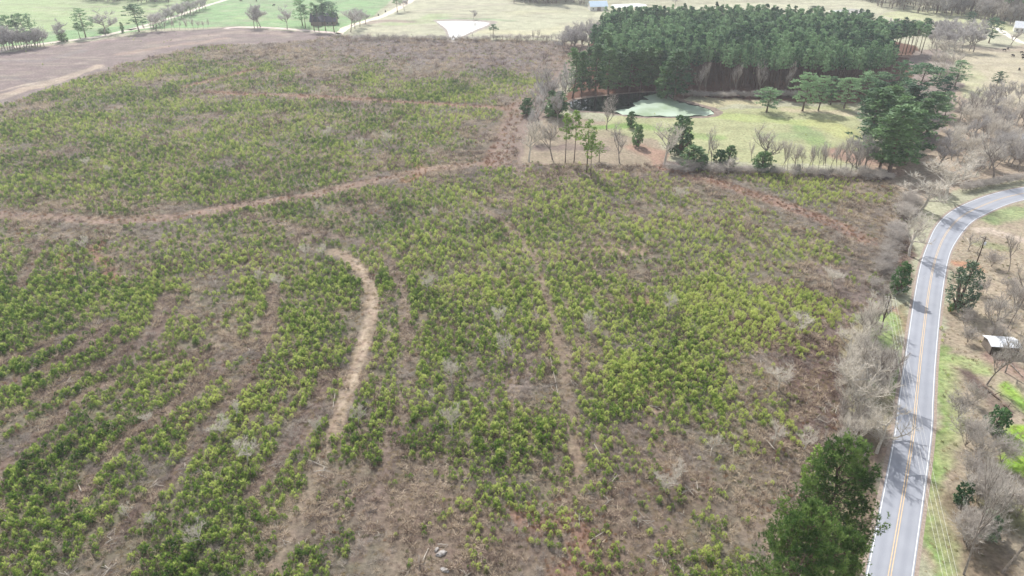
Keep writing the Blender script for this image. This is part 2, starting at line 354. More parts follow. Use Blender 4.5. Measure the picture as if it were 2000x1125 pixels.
# ------------------------------------------------------------------ the lie of the land (traced, then held in metres)
CUT = GP([(-500, 330), (0, 208), (120, 166), (240, 126), (400, 88), (560, 84), (660, 70), (900, 76), (1090, 80), (1135, 95), (1080, 150), (1040, 200), (1012, 250), (1010, 318), (1150, 322), (1290, 322), (1500, 336), (1720, 344), (1790, 395), (1765, 540), (1700, 620), (1655, 650), (1640, 760), (1640, 900), (1560, 1250), (-600, 1250)])
TRACKS = [  # photo polyline, width m, colour, strength, clears plants
    ([(-200, 405), (0, 418), (60, 423), (130, 426), (200, 432), (290, 430), (340, 425), (400, 413), (450, 405), (520, 395), (600, 382), (680, 365), (760, 348), (830, 332), (900, 324), (960, 320), (1020, 322)], 6.5, '#ad9687', .85, .95),
    ([(650, 490), (680, 505), (705, 530), (722, 560), (728, 600), (720, 640), (708, 680), (695, 720), (682, 760), (668, 800), (655, 840)], 3.9, '#b9a590', 1, .96),
    ([(655, 840), (635, 890), (615, 930), (600, 975), (580, 1020), (560, 1060), (540, 1110)], 2.2, '#b3a08d', .6, .6),
    ([(480, 420), (560, 440), (640, 460), (730, 482), (760, 510), (775, 540), (785, 580), (795, 640), (800, 700), (795, 760), (780, 820), (765, 870), (755, 920), (735, 970), (715, 1030), (700, 1080)], 3.2, '#97867a', .7, .75),
    ([(920, 390), (980, 430), (1020, 465), (1050, 510), (1060, 560), (1075, 600), (1085, 640), (1100, 690), (1105, 740), (1115, 800), (1120, 850), (1130, 920)], 3.0, '#b59e89', .45, .5),
    ([(1290, 325), (1350, 345), (1400, 355), (1450, 372), (1500, 388), (1540, 405), (1590, 422), (1640, 442), (1690, 470)], 7.5, '#ad9080', .9, .9),
    ([(1015, 205), (1003, 250), (988, 285), (965, 318)], 11, '#ad8f80', .9, .9),
    ([(410, 180), (490, 185), (560, 186), (640, 190), (720, 195), (780, 200), (900, 206), (1000, 212)], 6, '#b58f7c', .7, .85),
    ([(360, 170), (420, 156), (460, 146), (500, 134)], 6, '#b08d7a', .7, .8),
    ([(-60, 735), (0, 710), (60, 690), (100, 670), (140, 655), (200, 635)], 3.6, '#75645c', .8, .95),
    ([(-60, 790), (0, 752), (66, 730), (132, 697), (185, 660), (215, 635)], 3.6, '#7b6a61', .8, .9),
    ([(90, 770), (132, 743), (200, 715), (260, 680), (300, 650), (318, 611), (330, 580)], 4.4, '#7b6a61', .8, .9),
    ([(-40, 960), (0, 917), (33, 880), (66, 850), (95, 830), (130, 800), (165, 770), (230, 740)], 3.0, '#8d7a6d', .8, 1),
    ([(150, 975), (180, 930), (200, 910), (220, 885), (260, 850), (300, 820), (330, 795), (370, 770), (410, 735), (440, 700), (470, 680)], 3.6, '#8a776c', .8, .95),
    ([(215, 1060), (260, 1010), (290, 975), (320, 945), (345, 920), (380, 880), (400, 840), (430, 800), (470, 760), (500, 700), (520, 650), (532, 600), (535, 560)], 3.4, '#7b685f', .8, .9),
    ([(490, 960), (520, 930), (560, 880), (600, 820), (625, 780), (640, 730)], 3.8, '#806d63', .8, .95),
    ([(40, 560), (62, 520), (72, 495), (80, 470)], 3, '#8a776c', .7, .8),
]
TRK = [(GP(p), wd, lin(c), s, cl) for p, wd, c, s, cl in TRACKS]
ROWL = TRK[14][0]; ROWL2 = TRK[13][0]; ROWR = TRK[4][0]
_t2 = sorted(TRK[1][0] + TRK[2][0], key=lambda a: a[1]); T2Y = [a[1] for a in _t2]; T2X = [a[0] for a in _t2]
SX = np.arange(0, 1801, 100); SY = np.array([80, 130, 180, 230, 280, 330, 380, 430, 500, 600, 700, 800, 900, 1000, 1100])
DENS = np.array([[int(c) for c in r] for r in """
0000000000000000000
0004532221100000000
0366455556620000000
6666664455100000000
7655565454000000000
7776777423212112100
7887665357655423520
3333676555787655320
6646665677767776420
6655567576777676410
6655466554236653100
6656676444336463100
8866556434633233100
7767543222232543100
6536653221112664100""".split()], float) / 9
def green(x, y):
    px, py = toPix(x, y)
    u = np.clip(px / 100, 0, 17.999); v = np.interp(py, SY, np.arange(len(SY))); v = np.clip(v, 0, len(SY) - 1.001)
    ui = u.astype(int); vi = v.astype(int); fu = u - ui; fv = v - vi
    d = (DENS[vi, ui] * (1 - fu) + DENS[vi, ui + 1] * fu) * (1 - fv) + (DENS[vi + 1, ui] * (1 - fu) + DENS[vi + 1, ui + 1] * fu) * fv
    n = fbm(x, y, 16, 3)
    d = np.clip(d * 1.15 + (n - .5) * 1.9 * np.minimum(1, d * 3), 0, 1)
    rl = np.minimum(linedist(x, y, ROWL), linedist(x, y, ROWL2)); rr = linedist(x, y, ROWR); tr2 = np.interp(y, T2Y, T2X)
    ph = np.where(x < tr2, rl, rr) + (fbm(x, y, 12, 131) - .5) * 3.0
    d = d * (1 - .48 * (.5 + .5 * np.cos(ph * 2 * math.pi / 4.3)) ** 1.5 * (.4 + 1.2 * vnoise(x, y, 18, 137)))
    for p, wd, c, s, cl in TRK:
        q = linedist(x, y, p); d = d * (1 - cl * (1 - sstep(wd * .42, wd * .72, q + (vnoise(x, y, 2.5, 2) - .5) * 2)))
    return d * inpoly(x, y, CUT)

# ------------------------------------------------------------------ ground sheet with painted-in soils and grasses
def axis(a, b, step, ext):
    m = np.arange(a, b + .01, step); return np.concatenate([-ext[::-1] + a, m, b + ext])
ext = np.array([20, 60, 150, 400, 1000, 2500, 6000.])
xs = axis(-420, 420, 1.5, ext)
ys = np.concatenate([[-6000, -2000, -500, -100, 0], np.arange(45, 240, 1.0), np.arange(240, 800, 1.8), 800 + ext])
X, Y = np.meshgrid(xs, ys); x = X.ravel(); y = Y.ravel()
wx = x + (fbm(x, y, 14, 1) - .5) * 7; wy = y + (fbm(x, y, 14, 2) - .5) * 9
Cg = np.tile(lin('#c3c2a6'), (len(x), 1))
def blend(mask, col): 
    global Cg; mask = np.clip(mask, 0, 1)[:, None]; Cg = Cg * (1 - mask) + lin(col) * mask
def area(pts, col, s=1.0, soft=True):
    P = GP(pts); a = inpoly(wx if soft else x, wy if soft else y, P) * s; blend(a, col)
def stroke(pts, wd, col, s=1.0, nz=.8):
    P = GP(pts); q = linedist(wx, wy, P); n = fbm(x, y, wd * 1.5, 21)
    blend((1 - sstep(wd * .3, wd * .6, q)) * s * (1 - nz * .6 + nz * n * 1.2), col)
# far fields
area([(-900, 150), (0, 92), (190, 72), (300, 56), (450, 52), (600, 58), (670, 66), (730, 30), (830, -60), (-900, -60)], '#9fc18d')
area([(-900, 100), (0, 70), (120, 60), (250, 50), (330, 30), (430, 0), (500, -60), (-900, -60)], '#b5c995')
stroke([(60, 20), (140, 30), (300, 28)], 10, '#c5d0a0', .5); stroke([(-50, 12), (120, 10), (250, 14)], 8, '#bcc79a', .5)
stroke([(470, 35), (560, 40), (660, 30)], 12, '#b4cf93', .6)
area([(690, 62), (740, 30), (830, -60), (1000, -60), (990, 8), (1150, 8), (1150, 60), (1090, 82), (900, 76), (700, 72)], '#cfcfb2')
stroke([(770, 45), (840, 40), (860, 30)], 25, '#b5c795', .7); stroke([(860, 35), (950, 38), (1000, 40)], 8, '#a5bb93', .7)
stroke([(950, 62), (1050, 66), (1120, 50)], 22, '#dbd7b4', .8); stroke([(1000, 25), (1100, 22)], 22, '#d6d5b0', .6)
stroke([(720, 44), (760, 40), (800, 42)], 14, '#b9a79d', .8); stroke([(820, 20), (900, 14), (1000, 6)], 14, '#c8c4b0', .7)
area([(1160, 15), (1700, 0), (2300, 20), (2300, 140), (1900, 130), (1700, 60), (1160, 40)], '#d4d3b6')
area([(1760, 18), (1940, 26), (1990, 60), (1850, 60), (1720, 30)], '#cfd3a4', .8)
area([(1870, 95), (2400, 95), (2400, 280), (1880, 220), (1840, 150)], '#d3c9ad')
stroke([(1890, 92), (1950, 98), (2050, 90)], 16, '#bfae9c', .8); stroke([(1870, 120), (1900, 150), (1900, 200)], 14, '#ccd0a2', .6)
area([(1840, 140), (1900, 200), (2400, 260), (2400, 360), (1970, 350), (1790, 400), (1720, 345), (1800, 300)], '#bdac98')
# brown upper-left field
area([(-900, 600), (-300, 300), (0, 210), (120, 168), (240, 128), (360, 108), (470, 95), (640, 92), (670, 68), (600, 62), (450, 54), (300, 62), (190, 78), (0, 104), (-900, 190)], '#9c8d8a')
stroke([(60, 95), (150, 85), (210, 78)], 8, '#c2ada4', .7); stroke([(240, 105), (300, 95), (350, 88), (440, 75)], 9, '#bba497', .8)
stroke([(300, 84), (380, 72), (460, 62), (560, 66)], 12, '#b7a59a', .7); stroke([(540, 90), (590, 93)], 14, '#bd9f92', .7)
stroke([(0, 118), (90, 118), (160, 100)], 10, '#9c9290', .8); stroke([(0, 150), (80, 165), (100, 158)], 5, '#8c8483', .7)
stroke([(-60, 205), (0, 190), (60, 172), (110, 158), (160, 140), (190, 130)], 9, '#cab8a6', .9)
stroke([(-60, 185), (0, 178), (60, 165), (130, 148)], 4, '#d2c2b0', .7)
# cutover
area([toPix(*p) for p in CUT], '#8a8073')
area([(560, 90), (660, 74), (1090, 84), (1120, 100), (1060, 150), (1020, 190), (900, 130), (700, 110)], '#938785', .9)
g0 = green(x, y); blend(g0 * .5, '#7b8656')
str_n = fbm(x * .35, y, 9, 101); blend(sstep(.5, .68, str_n) * (1 - inpoly(x, y, CUT)) * (y > 330) * .35, '#9c9489'); blend(sstep(.55, .72, fbm(x * .3, y, 6, 111)) * (1 - inpoly(x, y, CUT)) * (y > 330) * .3, '#d6ccb6')
blend(sstep(.55, .75, fbm(x, y, 22, 41)) * inpoly(x, y, CUT) * .6, '#7c6c64')
blend(sstep(.55, .72, fbm(x, y, 12, 51)) * inpoly(x, y, CUT) * .5, '#ab9a88')
stroke([(1480, 640), (1560, 700), (1600, 780), (1560, 850), (1620, 600)], 14, '#75605a', .85)
stroke([(1620, 520), (1680, 560), (1640, 640)], 14, '#96867e', .8)
stroke([(1150, 960), (1250, 850), (1300, 950), (1200, 1080)], 20, '#8d7b6c', .7)
stroke([(800, 1000), (950, 1050), (1100, 1060), (1250, 1060)], 16, '#8c7c6e', .8)
stroke([(1020, 1000), (1060, 1020), (1090, 1000), (1130, 1030), (1140, 1080)], 5.5, '#9d8171', .95, .5)
stroke([(1100, 1115), (1150, 1105)], 5, '#9d8171', .9, .5)
stroke([(120, 500), (130, 540)], 5, '#b4917d', .8); stroke([(185, 480), (200, 520), (230, 550)], 4, '#b8917d', .8)
stroke([(950, 620), (980, 680), (1000, 730), (960, 770)], 11, '#a5948b', .8)
stroke([(1250, 730), (1290, 790)], 10, '#b09a86', .7); stroke([(1180, 490), (1260, 490)], 8, '#c5b096', .7)
stroke([(1230, 590), (1260, 600)], 6, '#bb957c', .7); stroke([(1040, 330), (1150, 340), (1280, 340)], 14, '#ad9a8a', .8)
stroke([(800, 352), (830, 330), (800, 318)], 6, '#c09e78', .7); stroke([(740, 80), (820, 120), (920, 110), (1040, 120)], 18, '#8e8484', .7)
for P, wd, c, s, cl in TRK:
    q = linedist(wx * .4 + x * .6, wy * .4 + y * .6, P); mk = (1 - sstep(wd * .35, wd * .62, q)) * s * (.6 + .6 * fbm(x, y, 3, 61))
    mk = np.clip(mk, 0, 1)[:, None]; Cg = Cg * (1 - mk) + c * mk
stroke([(680, 500), (718, 545), (728, 600), (712, 670), (695, 720), (665, 800)], 1.6, '#cdbba6', .7)
stroke([(1008, 325), (1022, 270), (1035, 225), (1055, 180), (1090, 130), (1125, 90)], 22, '#a08f84', 1, .2)
# clearing before the pond, pasture behind
area([(1012, 322), (1035, 240), (1110, 225), (1180, 235), (1290, 240), (1300, 322), (1150, 322)], '#b2a48f')
area([(1180, 228), (1400, 215), (1660, 205), (1700, 280), (1660, 322), (1480, 318), (1330, 312), (1290, 275), (1200, 262)], '#c0c296')
stroke([(1170, 250), (1240, 245), (1330, 255)], 9, '#97b56b', .9); stroke([(1330, 262), (1400, 268)], 10, '#a6bb7c', .8)
stroke([(1400, 226), (1500, 232), (1580, 240)], 12, '#bfcb8a', .9); stroke([(1560, 250), (1600, 280), (1620, 300)], 10, '#9fb67c', .8)
stroke([(1500, 268), (1580, 262)], 12, '#a9b888', .7); stroke([(1600, 240), (1650, 262)], 16, '#cdd092', .8)
stroke([(1370, 205), (1440, 196), (1480, 200)], 14, '#d0c7a2', .95); stroke([(1400, 192), (1480, 194)], 10, '#d3c6a6', .9); stroke([(1540, 215), (1650, 222)], 8, '#dccfb0', .9)
stroke([(1240, 285), (1280, 300), (1290, 325)], 9, '#bd9f8c', .9); stroke([(1050, 290), (1110, 285), (1180, 290)], 8, '#8f7f78', .8)
stroke([(1120, 262), (1200, 260)], 10, '#b9b093', .7)
stroke([(1310, 322), (1500, 334), (1720, 342)], 9, '#887873', .9)
stroke([(1640, 300), (1700, 320), (1740, 330)], 14, '#b7998a', .8)
# pine wood floor
area([(1085, 212), (1110, 180), (1165, 70), (1700, 70), (1790, 90), (1810, 115), (1730, 205), (1560, 200), (1350, 188), (1320, 205), (1240, 184), (1130, 192)], '#7e5f50')
stroke([(1320, 178), (1345, 185)], 8, '#b59a84', .9); stroke([(1740, 110), (1800, 110)], 12, '#bda08e', .8)
area([(1780, 100), (1840, 95), (1880, 160), (1850, 240), (1800, 300), (1780, 200)], '#ab9d94')
# verges and the right-hand side of the road
area([(1650, 660), (1700, 612), (1780, 590), (1770, 700), (1735, 880), (1720, 1000), (1650, 1300), (1500, 1300), (1640, 860)], '#a8a080')
stroke([(1700, 625), (1740, 620), (1740, 680), (1745, 760)], 7, '#a7bb7c', .9); stroke([(1755, 790), (1738, 870), (1722, 950)], 2.5, '#c0a998', .9)
stroke([(1690, 850), (1700, 980), (1680, 1100)], 8, '#8b7a6c', .8); stroke([(1745, 600), (1770, 640)], 3, '#b79886', .8)
stroke([(1775, 470), (1765, 520), (1760, 560)], 4, '#8f7770', .9)
area([(1880, 430), (2000, 395), (2600, 380), (2600, 1500), (1780, 1500), (1800, 1100), (1826, 700), (1860, 520)], '#bbad97')
stroke([(1845, 680), (1840, 760), (1840, 850), (1838, 950), (1835, 1050), (1825, 1300)], 3.6, '#9fb872', .95, .6)
stroke([(1858, 700), (1856, 800), (1852, 900)], 4, '#b8bd8c', .7); stroke([(1850, 960), (1850, 1060), (1850, 1200)], 4, '#b0a987', .7)
stroke([(1870, 560), (1950, 560)], 9, '#cdbda6', .7); stroke([(1880, 520), (1920, 525)], 4, '#c9997c', .8)
stroke([(1900, 448), (1940, 452), (1985, 466), (2050, 480)], 4.5, '#d8c8b6', 1, .3)
stroke([(1930, 430), (2000, 415), (2080, 400)], 8, '#a9b886', .9); stroke([(1930, 480), (1960, 485)], 7, '#a8ac82', .8)
stroke([(1870, 700), (1900, 712), (1930, 715)], 5, '#a9c078', .7); stroke([(1975, 750), (1995, 780), (2060, 830)], 3.5, '#9fc060', .95, .3)
area([(1950, 835), (2200, 790), (2300, 980), (2020, 925), (1945, 900)], '#a5c852')
stroke([(1900, 990), (1920, 1050), (1910, 1125)], 8, '#93836f', .8); stroke([(1900, 730), (1940, 770), (1970, 800)], 5, '#7d6c65', .9)
stroke([(1950, 700), (1990, 720), (2060, 750)], 6, '#b49b8c', .8); stroke([(1980, 1000), (2100, 1050)], 10, '#8a9060', .7)
Cg = Cg * .60
ci = np.concatenate([Cg, np.ones((len(x), 1))], 1).astype(np.float32)
nx, ny = len(xs), len(ys); ii = (np.arange(ny - 1)[:, None] * nx + np.arange(nx - 1)[None]).ravel()
m, t, b = new_mat('ground_soil_and_grass')
at = N(t, 'ShaderNodeAttribute'); at.attribute_name = 'col'
geo = N(t, 'ShaderNodeNewGeometry')
def nz(sc, det=4):
    n = N(t, 'ShaderNodeTexNoise'); n.inputs['Scale'].default_value = sc; n.inputs['Detail'].default_value = det; n.inputs['Roughness'].default_value = .65
    t.links.new(geo.outputs['Position'], n.inputs['Vector']); return n
n1, n2, n3 = nz(.12), nz(.9, 8), nz(.35)
def mp(n, lo, hi):
    r = N(t, 'ShaderNodeMapRange'); r.inputs[1].default_value = .3; r.inputs[2].default_value = .7; r.inputs[3].default_value = lo; r.inputs[4].default_value = hi
    t.links.new(n.outputs['Fac'], r.inputs[0]); return r
a1, a2 = mp(n1, .8, 1.2), mp(n2, .6, 1.4)
mm = N(t, 'ShaderNodeMath', operation='MULTIPLY'); t.links.new(a1.outputs[0], mm.inputs[0]); t.links.new(a2.outputs[0], mm.inputs[1])
hs = N(t, 'ShaderNodeHueSaturation'); t.links.new(at.outputs['Color'], hs.inputs['Color']); t.links.new(mm.outputs[0], hs.inputs['Value'])
hr = mp(n3, .485, .515); t.links.new(hr.outputs[0], hs.inputs['Hue'])
t.links.new(hs.outputs[0], b.inputs['Base Color']); b.inputs['Roughness'].default_value = 1; b.inputs['Specular IOR Level'].default_value = .1
bp = N(t, 'ShaderNodeBump'); bp.inputs['Strength'].default_value = .9; bp.inputs['Distance'].default_value = .35
t.links.new(n2.outputs['Fac'], bp.inputs['Height']); t.links.new(bp.outputs[0], b.inputs['Normal'])
me = mk_mesh('ground', np.stack([x, y, np.zeros_like(x)], 1), np.stack([ii, ii + 1, ii + nx + 1, ii + nx], 1), m)
ca = me.attributes.new('col', 'FLOAT_COLOR', 'POINT'); ca.data.foreach_set('color', ci.ravel())
tag(obj('ground', me), None, None, None, 'structure')

# ------------------------------------------------------------------ strips (roads, lines)
def dens(pts, step=3.0):
    P = [np.array(p, float) for p in pts]; out = []
    for i in range(len(P) - 1):
        p0 = P[max(i - 1, 0)]; p1 = P[i]; p2 = P[i + 1]; p3 = P[min(i + 2, len(P) - 1)]
        n = max(2, int(np.linalg.norm(p2 - p1) / step))
        for k in range(n):
            s = k / n; out.append(.5 * ((2 * p1) + (-p0 + p2) * s + (2 * p0 - 5 * p1 + 4 * p2 - p3) * s * s + (-p0 + 3 * p1 - 3 * p2 + p3) * s ** 3))
    out.append(P[-1]); return np.array(out)
def normals(C):
    d = np.gradient(C, axis=0); d /= np.linalg.norm(d, axis=1)[:, None]; return np.stack([-d[:, 1], d[:, 0]], 1)
def strip(name, Lp, Rp, z0, mat, z1=None, parent=None, cols=1):
    k = len(Lp); V = []
    for c in range(cols + 1):
        q = Lp + (Rp - Lp) * c / cols; V.append(np.concatenate([q, np.full((k, 1), z0)], 1))
    V = np.concatenate(V); F = []
    for c in range(cols):
        for i in range(k - 1): F.append((c * k + i, (c + 1) * k + i, (c + 1) * k + i + 1, c * k + i + 1))
    return obj(name, mk_mesh(name, V, F, mat), parent)
def path(name, pts, wd, col, col2, z=.006, jitter=.25):
    C = dens(GP(pts), 4); n = normals(C); j = (rng.random((len(C), 1)) - .5) * jitter * wd; j2 = (rng.random((len(C), 1)) - .5) * jitter * wd
    tag(strip(name, C + n * (wd / 2 + j), C - n * (wd / 2 + j2), z, pmat(name + '_dirt', col, col2, .25, 1)), None, None, None, 'structure')
# highway edges traced at the white lines
LE = GP([(1741.5, 886), (1757, 780), (1768.7, 700), (1784, 596), (1797, 524), (1811, 481), (1830, 441), (1862, 411), (1920, 385), (1978, 370), (2060, 358), (2200, 345)])
RE = GP([(1814.2, 886), (1822, 780), (1827, 700), (1838.5, 583), (1853, 501), (1873, 462), (1896, 435), (1922, 419), (1962, 401), (2000, 390), (2080, 375), (2220, 358)])
def resamp(P, n):
    P = dens(P, 1.5); s = np.concatenate([[0], np.cumsum(np.linalg.norm(np.diff(P, axis=0), axis=1))]); q = np.linspace(0, s[-1], n)
    return np.stack([np.interp(q, s, P[:, 0]), np.interp(q, s, P[:, 1])], 1)
a0, b0 = np.array(LE[0]), np.array(RE[0]); dd = np.array(G(1693.8, 1120)) - a0; dd /= np.linalg.norm(dd)
LE = resamp([tuple(a0 + dd * 130), tuple(a0 + dd * 60)] + LE, 220); RE = resamp([tuple(b0 + dd * 130), tuple(b0 + dd * 60)] + RE, 220)
m, t, b = new_mat('asphalt')
geo = N(t, 'ShaderNodeNewGeometry'); n1 = N(t, 'ShaderNodeTexNoise'); n1.inputs['Scale'].default_value = .25; n1.inputs['Detail'].default_value = 6
n2 = N(t, 'ShaderNodeTexNoise'); n2.inputs['Scale'].default_value = 8; n2.inputs['Detail'].default_value = 4
for n in (n1, n2): t.links.new(geo.outputs['Position'], n.inputs['Vector'])
mx = N(t, 'ShaderNodeMix', data_type='RGBA'); mx.inputs['A'].default_value = (.2, .215, .25, 1); mx.inputs['B'].default_value = (.34, .355, .395, 1)
ad = N(t, 'ShaderNodeMath', operation='MULTIPLY_ADD'); ad.inputs[1].default_value = .4; t.links.new(n2.outputs['Fac'], ad.inputs[0])
ad2 = N(t, 'ShaderNodeMath', operation='MULTIPLY'); ad2.inputs[1].default_value = .6; t.links.new(n1.outputs['Fac'], ad2.inputs[0]); t.links.new(ad2.outputs[0], ad.inputs[2])
t.links.new(ad.outputs[0], mx.inputs['Factor']); t.links.new(mx.outputs['Result'], b.inputs['Base Color'])
b.inputs['Roughness'].default_value = .55; b.inputs['Specular IOR Level'].default_value = .6
ASPH = m
nl = LE - RE; nl /= np.linalg.norm(nl, axis=1)[:, None]
SHOULD = pmat('shoulder_gravel', '#a3968a', '#8b7d73', 2, 1)
tag(strip('road_shoulder', LE + nl * 1.0, RE - nl * .9, .02, SHOULD), None, None, None, 'structure')
rd = tag(strip('road', LE + nl * .28, RE - nl * .28, .03, ASPH, cols=24), None, None, None, 'structure')
_k = len(LE); _u = np.repeat(np.linspace(0, 1, 25), _k); _w = .5 - .5 * np.cos(_u * 8 * math.pi)
_a = rd.data.attributes.new('wear', 'FLOAT', 'POINT'); _a.data.foreach_set('value', (_w + .25 * rng.random(len(_w))).astype(np.float32))
t = ASPH.node_tree; _at = N(t, 'ShaderNodeAttribute'); _at.attribute_name = 'wear'; _m = N(t, 'ShaderNodeMath', operation='MULTIPLY_ADD'); _m.inputs[1].default_value = .28
_m.inputs[2].default_value = -.1; t.links.new(_at.outputs['Fac'], _m.inputs[0]); _s = N(t, 'ShaderNodeMath', operation='ADD'); t.links.new(_m.outputs[0], _s.inputs[0])
_l = [l for l in t.links if l.to_node.type == 'MIX'][0]; t.links.new(_l.from_socket, _s.inputs[1]); t.links.new(_s.outputs[0], [n for n in t.nodes if n.type == 'MIX'][0].inputs['Factor'])
WHITE = pmat('white_line_paint', '#eef0f0', '#d8dada', 3, .6); YEL = pmat('yellow_line_paint', '#dcc094', '#cdb088', 2, .7)
tag(strip('road_edge_line', LE + nl * .07, LE - nl * .07, .036, WHITE), None, None, None, 'structure')
tag(strip('road_edge_line', RE + nl * .07, RE - nl * .07, .036, WHITE), None, None, None, 'structure')
MC = (LE + RE) / 2
for s in (-1, 1):
    tag(strip('road_centre_line', MC + nl * (s * .2 + .07), MC + nl * (s * .2 - .07), .036, YEL), None, None, None, 'structure')
# farm tracks far off
path('farm_track', [(-40, 112), (0, 100), (30, 92), (110, 82), (190, 72), (250, 59), (300, 52)], 6, '#cfc6bb', '#b8aea2')
path('farm_track', [(250, 59), (330, 36), (400, 12), (440, 0), (520, -25)], 5, '#cfc8bc', '#bfb6a8')
path('farm_track', [(440, 56), (460, 53), (520, 54), (580, 58), (640, 63), (665, 66)], 5, '#cdbfba', '#baa9a2')
path('farm_track', [(660, 67), (680, 52), (710, 43), (745, 32), (780, 15), (820, -10), (850, -30)], 6.5, '#dcd2c4', '#cbbda9')
path('gravel_lane', [(1925, 52), (1945, 55), (1965, 66), (2000, 84), (2080, 100)], 5, '#e2dcd2', '#cfc6b8')

# ------------------------------------------------------------------ ponds
m, t, b = new_mat('pond_water'); b.inputs['Base Color'].default_value = (.015, .02, .018, 1); b.inputs['Roughness'].default_value = .04
b.inputs['IOR'].default_value = 1.33; b.inputs['Specular IOR Level'].default_value = .9
geo = N(t, 'ShaderNodeNewGeometry'); n1 = N(t, 'ShaderNodeTexNoise'); n1.inputs['Scale'].default_value = .8; t.links.new(geo.outputs['Position'], n1.inputs['Vector'])
bp = N(t, 'ShaderNodeBump'); bp.inputs['Strength'].default_value = .05; bp.inputs['Distance'].default_value = .05; t.links.new(n1.outputs['Fac'], bp.inputs['Height']); t.links.new(bp.outputs[0], b.inputs['Normal'])
WATER = m
def sheet(name, pts, z, mat, jit=.6):
    P = dens(GP(pts + [pts[0]]), 3)[:-1]; P = P + (rng.random(P.shape) - .5) * jit
    c = P.mean(0); V = [(p[0], p[1], z) for p in P] 
    o = obj(name, mk_mesh(name, V, [tuple(range(len(V)))], mat)); return o
MUD = pmat('pond_bank_mud', '#6f625a', '#8e8074', .5, 1)
pond = [(1112, 200), (1140, 192), (1200, 186), (1250, 181), (1290, 182), (1320, 195), (1350, 203), (1385, 213), (1395, 222), (1375, 227), (1320, 229), (1240, 227), (1180, 219), (1120, 214)]
tag(sheet('pond_bank', [(1106, 198), (1138, 189), (1200, 183), (1255, 179), (1298, 179), (1330, 193), (1362, 201), (1398, 211), (1412, 222), (1382, 230), (1320, 231), (1240, 229.5), (1180, 222), (1114, 217)], .006, MUD, 1.2), None, None, None, 'structure')
tag(sheet('pond', pond, .012, WATER), None, None, None, 'structure')
DUCK = pmat('duckweed_green', '#7c9070', '#a6b6a4', .08, .7, 0, 0, .4)
tag(sheet('duckweed_mat', [(1255, 186), (1285, 183.5), (1316, 196), (1348, 205), (1382, 214), (1390, 221.5), (1373, 225.5), (1320, 227.5), (1250, 225.5), (1200, 218), (1222, 212), (1240, 206), (1232, 200), (1262, 194)], .018, DUCK, 4.0), 'pale green duckweed film over the right half of the woodland pond', 'duckweed', None, 'stuff')
tag(sheet('pond_bank', [(846, 39), (900, 37.5), (964, 41), (968, 47), (930, 62), (895, 80), (878, 80), (868, 60)], .006, pmat('grey_bank', '#877f78', '#9c948a', .3, 1), 1.0), None, None, None, 'structure')
SKYPAINT = pmat('painted_sky_pond_water', '#c9c8c2', '#bdbcb6', .05, .08, 0, 0, .9)  # farm ponds: white sky reflection painted into the pale base colour
WATER2, WATER = WATER, SKYPAINT
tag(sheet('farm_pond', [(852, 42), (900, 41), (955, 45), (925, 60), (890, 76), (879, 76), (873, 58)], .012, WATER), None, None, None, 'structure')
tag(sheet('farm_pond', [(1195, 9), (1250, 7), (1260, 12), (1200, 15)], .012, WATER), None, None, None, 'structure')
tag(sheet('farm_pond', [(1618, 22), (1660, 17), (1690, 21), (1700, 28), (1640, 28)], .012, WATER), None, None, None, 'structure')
# ------------------------------------------------------------------ young pines, brush and grass of the cutover
SAPK = [sapling_mesh(100 + i) for i in range(5)]
def jgrid(x0, x1, y0, y1, st):
    gx, gy = np.meshgrid(np.arange(x0, x1, st), np.arange(y0, y1, st)); gx = gx.ravel() + (rng.random(gx.size) - .5) * st; gy = gy.ravel() + (rng.random(gy.size) - .5) * st
    px, py = toPix(gx, gy); k = (px > -60) & (px < 2060) & (py < 1260) & (py > 40); return gx[k], gy[k]
gx, gy = jgrid(-150, 150, 62, 180, 1.02); gx2, gy2 = jgrid(-330, 200, 180, 560, 1.5)
gx = np.concatenate([gx, gx2]); gy = np.concatenate([gy, gy2]); gd = green(gx, gy)
ck = fbm(gx, gy, 5.5, 71) * .75 + vnoise(gx, gy, 1.7, 77) * .5
keep = rng.random(len(gx)) < .93 * sstep(-.12, .24, gd * 1.28 + .22 - ck * .9); gx, gy, gd = gx[keep], gy[keep], gd[keep]
sc = .9 * (.8 + .75 * gd + .5 * (fbm(gx, gy, 9, 5) - .4)) * (.6 + .75 * rng.random(len(gx)))
# a few seedlings standing in the bright track
o_ = np.argsort(gy + 0.0 * gx); px_, py_ = toPix(gx, gy)
vis = (px_ > 8) & (px_ < 1992) & (py_ < 1120)
rank = np.where(vis, sc / (gy * CP + 50), 0); top = set(np.argsort(-rank)[:300].tolist())
ti = np.array(sorted(top)); rest = np.array([i for i in range(len(gx)) if i not in top])
for i in ti:
    o = obj('pine_sapling', SAPK[int(rng.integers(5))], None, (gx[i], gy[i], 0)); s = sc[i] * 1.1
    o.scale = (s * .95, s * .95, s); o.rotation_euler = (0, 0, rng.random() * 6.28)
    tag(o, 'bushy young pine with yellow green shoots in the near clear cut', 'pine sapling', 'young planted pines nearest the camera')
rot, scl = rand_rs(len(rest), 1, 1); s = sc[rest][:, None]; scl = np.concatenate([s * .95, s * .95, s], 1)
scatter('pine_saplings', np.stack([gx[rest], gy[rest], np.zeros(len(rest))], 1), rot, scl, variants('sapling_kinds', SAPK), 'dense young planted pines covering the rest of the clear cut', 'pine saplings', 5)
print('saplings', len(rest))
BRK = variants('brown_kinds', [tuft_mesh(10 + i, 44, M['brown'], .6, .065, .8, .6 + .25 * i) for i in range(4)])
GRK = variants('grey_kinds', [tuft_mesh(20 + i, 80, M['greyb'], .8, .045, .9, 1.2) for i in range(4)])
ORK = variants('rust_kinds', [tuft_mesh(30 + i, 40, M['orange'], .4, .06, .35, .9) for i in range(3)])
